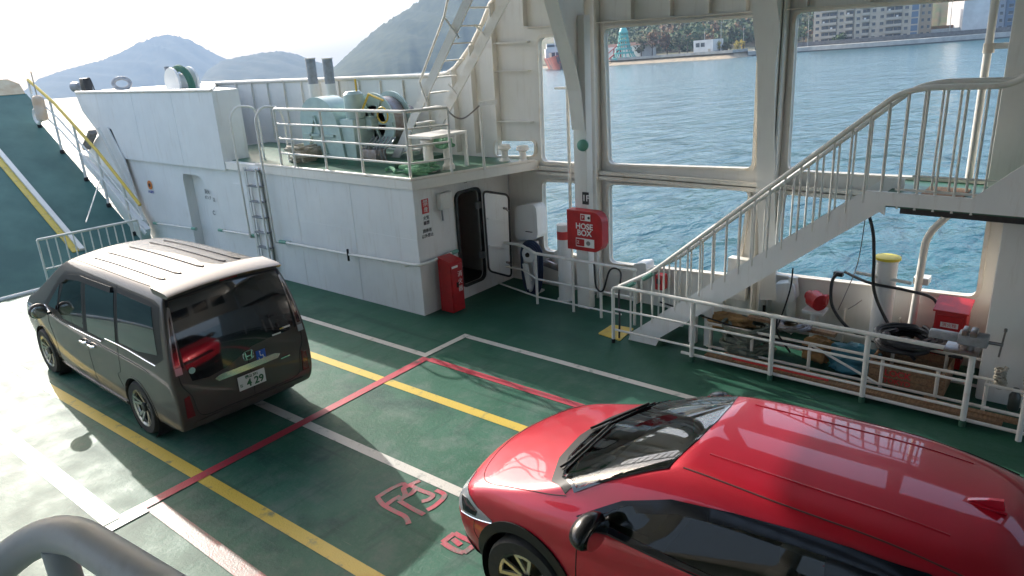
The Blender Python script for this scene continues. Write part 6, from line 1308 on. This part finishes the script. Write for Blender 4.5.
        parts.append((b.patch('B', [(s_*.67, .44), (s_*.755, .44), (s_*.75, .66), (s_*.69, .68)], .010, .02, .03), 'rear_reflector', CM['tail']))
        hl = b.patch(ax, [(3.1, .74), (3.55, .74), (3.5, .90), (3.2, .92)], .006, .02, .05); parts.append((hl, 'headlight', CM['lamp']))
    for x in (-.42, -.21, 0, .21, .42):
        pass
    for x in (-.44, -.26, .0, .26, .44):
        parts.append((b.patch('T', [(x-.03, 1.45), (x-.012, 1.52), (x+.012, 1.52), (x+.03, 1.45), (x+.032, -.28), (x+.012, -.36), (x-.012, -.36), (x-.032, -.28)], .013, .012, .03), 'roof_bead', CM['van']))
    # rear glass, spoiler, garnish
    rg = [(-.66, 1.04), (-.66, 1.52), (-.62, 1.66), (0, 1.70), (.62, 1.66), (.66, 1.52), (.66, 1.04), (.62, .98), (.33, .975), (.10, .96), (-.05, .90), (-.25, .83), (-.45, .80), (-.62, .82)]
    parts.append((b.patch('B', rg, .006, .012, .05), 'rear_window', CM['gloss']))
    mb = b.patch('B', [(-.72, .99), (-.70, 1.40), (-.655, 1.68), (0, 1.735), (.655, 1.68), (.70, 1.40), (.72, .99), (.665, .98), (.67, 1.5), (.625, 1.67), (0, 1.71), (-.625, 1.67), (-.67, 1.5), (-.67, .98)], .004, .01, .06)
    parts.append((mb, 'rear_window_edge', CM['trim']))
    sp = MB(); N = 12; prev = None
    for k in range(N+1):
        x = -.66+1.32*k/N; e = 1-(x/.66)**2; zt = 1.775+.045*e; yb = -.70-.03*e
        ring = [sp.bm.verts.new(c) for c in ((x, yb+.22, zt+.012), (x, yb-.10, zt-.012), (x, yb-.155, zt-.035), (x, yb-.13, zt-.06), (x, yb-.02, zt-.065), (x, yb+.18, zt-.05))]
        if prev:
            for j in range(6): sp.bm.faces.new((prev[j], ring[j], ring[(j+1) % 6], prev[(j+1) % 6]))
        else: sp.bm.faces.new(ring)
        prev = ring
    sp.bm.faces.new(prev[::-1]); parts.append((sp, 'spoiler', CM['van']))
    def onb(x, z, o_): p, n_ = b.hit('B', x, z); return p+n_*o_
    parts.append((MB().bar(onb(-.1, 1.70, .10)+Vector((0, 0, .035)), onb(.1, 1.70, .10)+Vector((0, 0, .035)), .02, .015, (0, 1, 0)), 'high_stop_lamp', CM['tail']))
    parts.append((b.patch('B', [(-.36, .725), (.36, .725), (.40, .765), (.33, .79), (-.33, .79), (-.40, .765)], .03, .03, .05), 'tailgate_garnish', CM['chrome']))
    for pts in ([(-.74, .98), (-.73, .80), (-.66, .66), (-.60, .42), (-.3, .40), (.3, .40), (.60, .42), (.66, .66), (.73, .80), (.74, .98)], [(.02, .42), (.02, .96)]):
        parts.append((b.seam('B', pts, .0045), 'tailgate_gap', CM['seam']))
    parts.append((b.patch('B', [(-.7, .30), (.7, .30), (.66, .36), (.30, .385), (-.30, .385), (-.66, .36)], .015, .02, .06), 'bumper_lower', CM['van']))
    parts.append((b.patch('B', [(-.6, .21), (.6, .21), (.55, .29), (-.55, .29)], .006, .02, .08), 'bumper_valance', CM['trim']))
    for yc in (FY, 0): b.arch(yc, R_, R_+.05)
    b.cut(lambda c: c.z > .95 and abs(c.x) > .5 and inpoly((c.y, c.z), g1))
    for f in b.bm.faces: f.smooth = True
    mb = MB(); mb.bm.free(); bo = MB(); bo.bm.free(); bo.bm = b.bm; kidpart(bo, 'body', CM['van'], root)
    named = {}
    for mb_, nm, m_ in parts: named.setdefault(nm, []).append(kidpart(mb_, nm, m_, root))
    for nm, par in (('reversing_lamp', 'tail_lamp'), ('tail_lamp_core', 'tail_lamp'), ('window_visor', 'window_band'), ('front_side_window', 'window_band'), ('rear_window_edge', 'rear_window')):
        for i, o in enumerate(named[nm]): o.parent = named[par][i]
    for i, o in enumerate(named['side_window']): o.parent = named['window_band'][i//3]
    # plate, badge, stickers
    bx = named['rear_window'][0]
    pc, nr = b.hit('B', .0, .60); r_ = Vector((1, 0, 0)); u_ = Vector((0, .0, 1)); pc = pc+nr*.018
    mb = MB(); mb.box((-.165, pc.y-.006, .52), (.165, pc.y+.002, .685), .004); pl = kidpart(mb, 'number_plate', CM['plate'], root)
    ctext('4 29', .118, (.035, pc.y-.008, .578), (1, 0, 0), (0, 0, 1), CM['green'], 'lettering', pl, weight=.003); ctext('な', .045, (-.135, pc.y-.008, .575), (1, 0, 0), (0, 0, 1), CM['green'], 'lettering', pl)
    ctext('福山 581', .042, (.0, pc.y-.008, .655), (1, 0, 0), (0, 0, 1), CM['green'], 'lettering', pl, weight=.001)
    pc, nr = b.hit('B', .03, .87); y_ = pc.y-.012
    mb = MB(); 
    for sx in (-1, 1): mb.bar((.03+sx*.030, y_, .835), (.03+sx*.040, y_, .915), .016, .012, (0, 1, 0))
    mb.bar((.03-.03, y_, .87), (.03+.03, y_, .87), .012, .014, (0, 1, 0)); mb.tube([(.03+math.copysign(abs(math.cos(a))**.6, math.cos(a))*.062, y_+.002, .875+math.copysign(abs(math.sin(a))**.6, math.sin(a))*.052) for a in np.linspace(0, 2*math.pi, 33)[:-1]], .004, 6, closed=True)
    kidpart(mb, 'badge', CM['chrome'], root)
    bl = mat('blue_sticker', (.02, .10, .45), .5)
    pc, nr = b.hit('B', .16, .83); y_ = pc.y-.006; st_ = kidpart(MB().box((.12, y_-.002, .765), (.235, y_+.004, .885), .003), 'wheelchair_sticker', bl, root)
    mb = MB(); c0 = Vector((.172, y_-.005, .81)); mb.tube([c0+Vector((math.cos(a)*.03, 0, math.sin(a)*.03)) for a in np.linspace(-2.9, .6, 16)], .0035, 5); mb.tube([c0+Vector((-.008, 0, .045)), c0+Vector((-.004, 0, .012)), c0+Vector((.022, 0, .010)), c0+Vector((.034, 0, -.022)), c0+Vector((.046, 0, -.018))], .0042, 5); mb.lathe([(.008, -.001), (.008, .003)], c0+Vector((-.008, 0, .058)), (0, -1, 0), 12); kidpart(mb, 'symbol', M['signwhite'], st_)
    for x, z, w_, h_, m_ in ((.56, 1.03, .10, .02, M['signwhite']), (.42, .99, .11, .015, CM['plate']), (.50, 1.03, .05, .012, M['yellow'])): 
        pc, nr = b.hit('B', x, z); kidpart(MB().box((x-w_/2, pc.y-.014, z-h_/2), (x+w_/2, pc.y-.008, z+h_/2)), 'sticker', m_, root)
    for x, z in ((-.60, .93), ):
        pc, nr = b.hit('B', x, z); kidpart(MB().lathe([(.035, 0), (.035, .004)], pc+Vector((0, -.009, 0)), (0, -1, 0), 20), 'round_sticker', mat('pale_green_sticker', (.35, .55, .5), .5), root)
    pc, nr = b.hit('B', .40, .68); ctext('SPADA'[:0]+'HYBRID'[:0] or ' ', .03, pc, (1, 0, 0), (0, 0, 1), CM['chrome'], 'lettering', root) if 0 else None
    kidpart(MB().bar((.40, b.hit('B', .4, .62)[0].y-.008, .70), (.52, b.hit('B', .5, .62)[0].y-.008, .70), .012, .012, (0, 1, 0)), 'script_badge', CM['chrome'], root)
    # rear wiper-free; handles, mirrors, wheels
    for s_ in (-1, 1):
        for yc in (FY, 0):
            kidpart(MB().lathe([(R_+.05, -.34), (R_+.05, .13), (R_+.045, .13)], (s_*.70, yc, R_), (s_, 0, 0), 36, cap=False), 'wheel_well', CM['well'], root)
            kidpart(MB().lathe([(.001, -.28), (R_+.05, -.28), (R_+.05, -.29)], (s_*.70, yc, R_), (s_, 0, 0), 36, cap=False), 'wheel_well', CM['well'], root)
            wheel(root, s_*.745, yc, R_, .20, s_, .22, 'van')
        for y in (1.30, 1.06):
            p_, n_ = b.hit('L' if s_ < 0 else 'R', y, .84); kidpart(MB().tube([p_+n_*.006+Vector((0, -.09, 0)), p_+n_*.035+Vector((0, -.06, 0)), p_+n_*.035+Vector((0, .06, 0)), p_+n_*.006+Vector((0, .09, 0))], .014, 8), 'door_handle', CM['chrome'], root)
        mb = MB(); t = bmesh.new(); bmesh.ops.create_icosphere(t, subdivisions=3, radius=1, matrix=Matrix.Translation((s_*.97, 2.33, 1.06))@Matrix.Diagonal((.11, .06, .10, 1))); mb.merge(t); mr = kidpart(mb, 'door_mirror', CM['van'], root)
        kidpart(MB().bar((s_*.82, 2.38, .99), (s_*.93, 2.34, 1.0), .05, .03), 'mirror_stalk', CM['trim'], mr)
        t = bmesh.new(); bmesh.ops.create_uvsphere(t, u_segments=20, v_segments=10, radius=1, matrix=Matrix.Translation((s_*.97, 2.27, 1.06))@Matrix.Diagonal((.095, .006, .085, 1))); mb = MB(); mb.merge(t); kidpart(mb, 'mirror_glass', CM['chrome'], mr)
    cabin(root, -.7, 2.9, .42, ((-.38, 1.35), (.38, 1.35), (-.38, .35), (.38, .35)), .68, (.36, 2.05, 1.0), CM['cabin'])
    kidpart(MB().box((-.66, 2.2, .7), (.66, 2.75, 1.0), .06), 'dashboard', CM['cabin'], root)
    return root
VANPOS, VANROT = (3.84, 8.0, 0), math.radians(-1.3)
vn = van()
# ------------------------------------------------------------------ haze
hm = bpy.data.materials.new('haze_air'); hm.use_nodes = True; n = hm.node_tree; n.nodes.clear()
o = n.nodes.new('ShaderNodeOutputMaterial'); v = n.nodes.new('ShaderNodeVolumePrincipled'); v.inputs['Color'].default_value = (.55, .74, 1.0, 1); v.inputs['Density'].default_value = HAZE; v.inputs['Anisotropy'].default_value = .0
n.links.new(v.outputs[0], o.inputs['Volume'])
hzb = MB().box((-6900, -6900, -420), (6900, 6900, 620)).build('haze', hm); tag(hzb, kind='stuff')
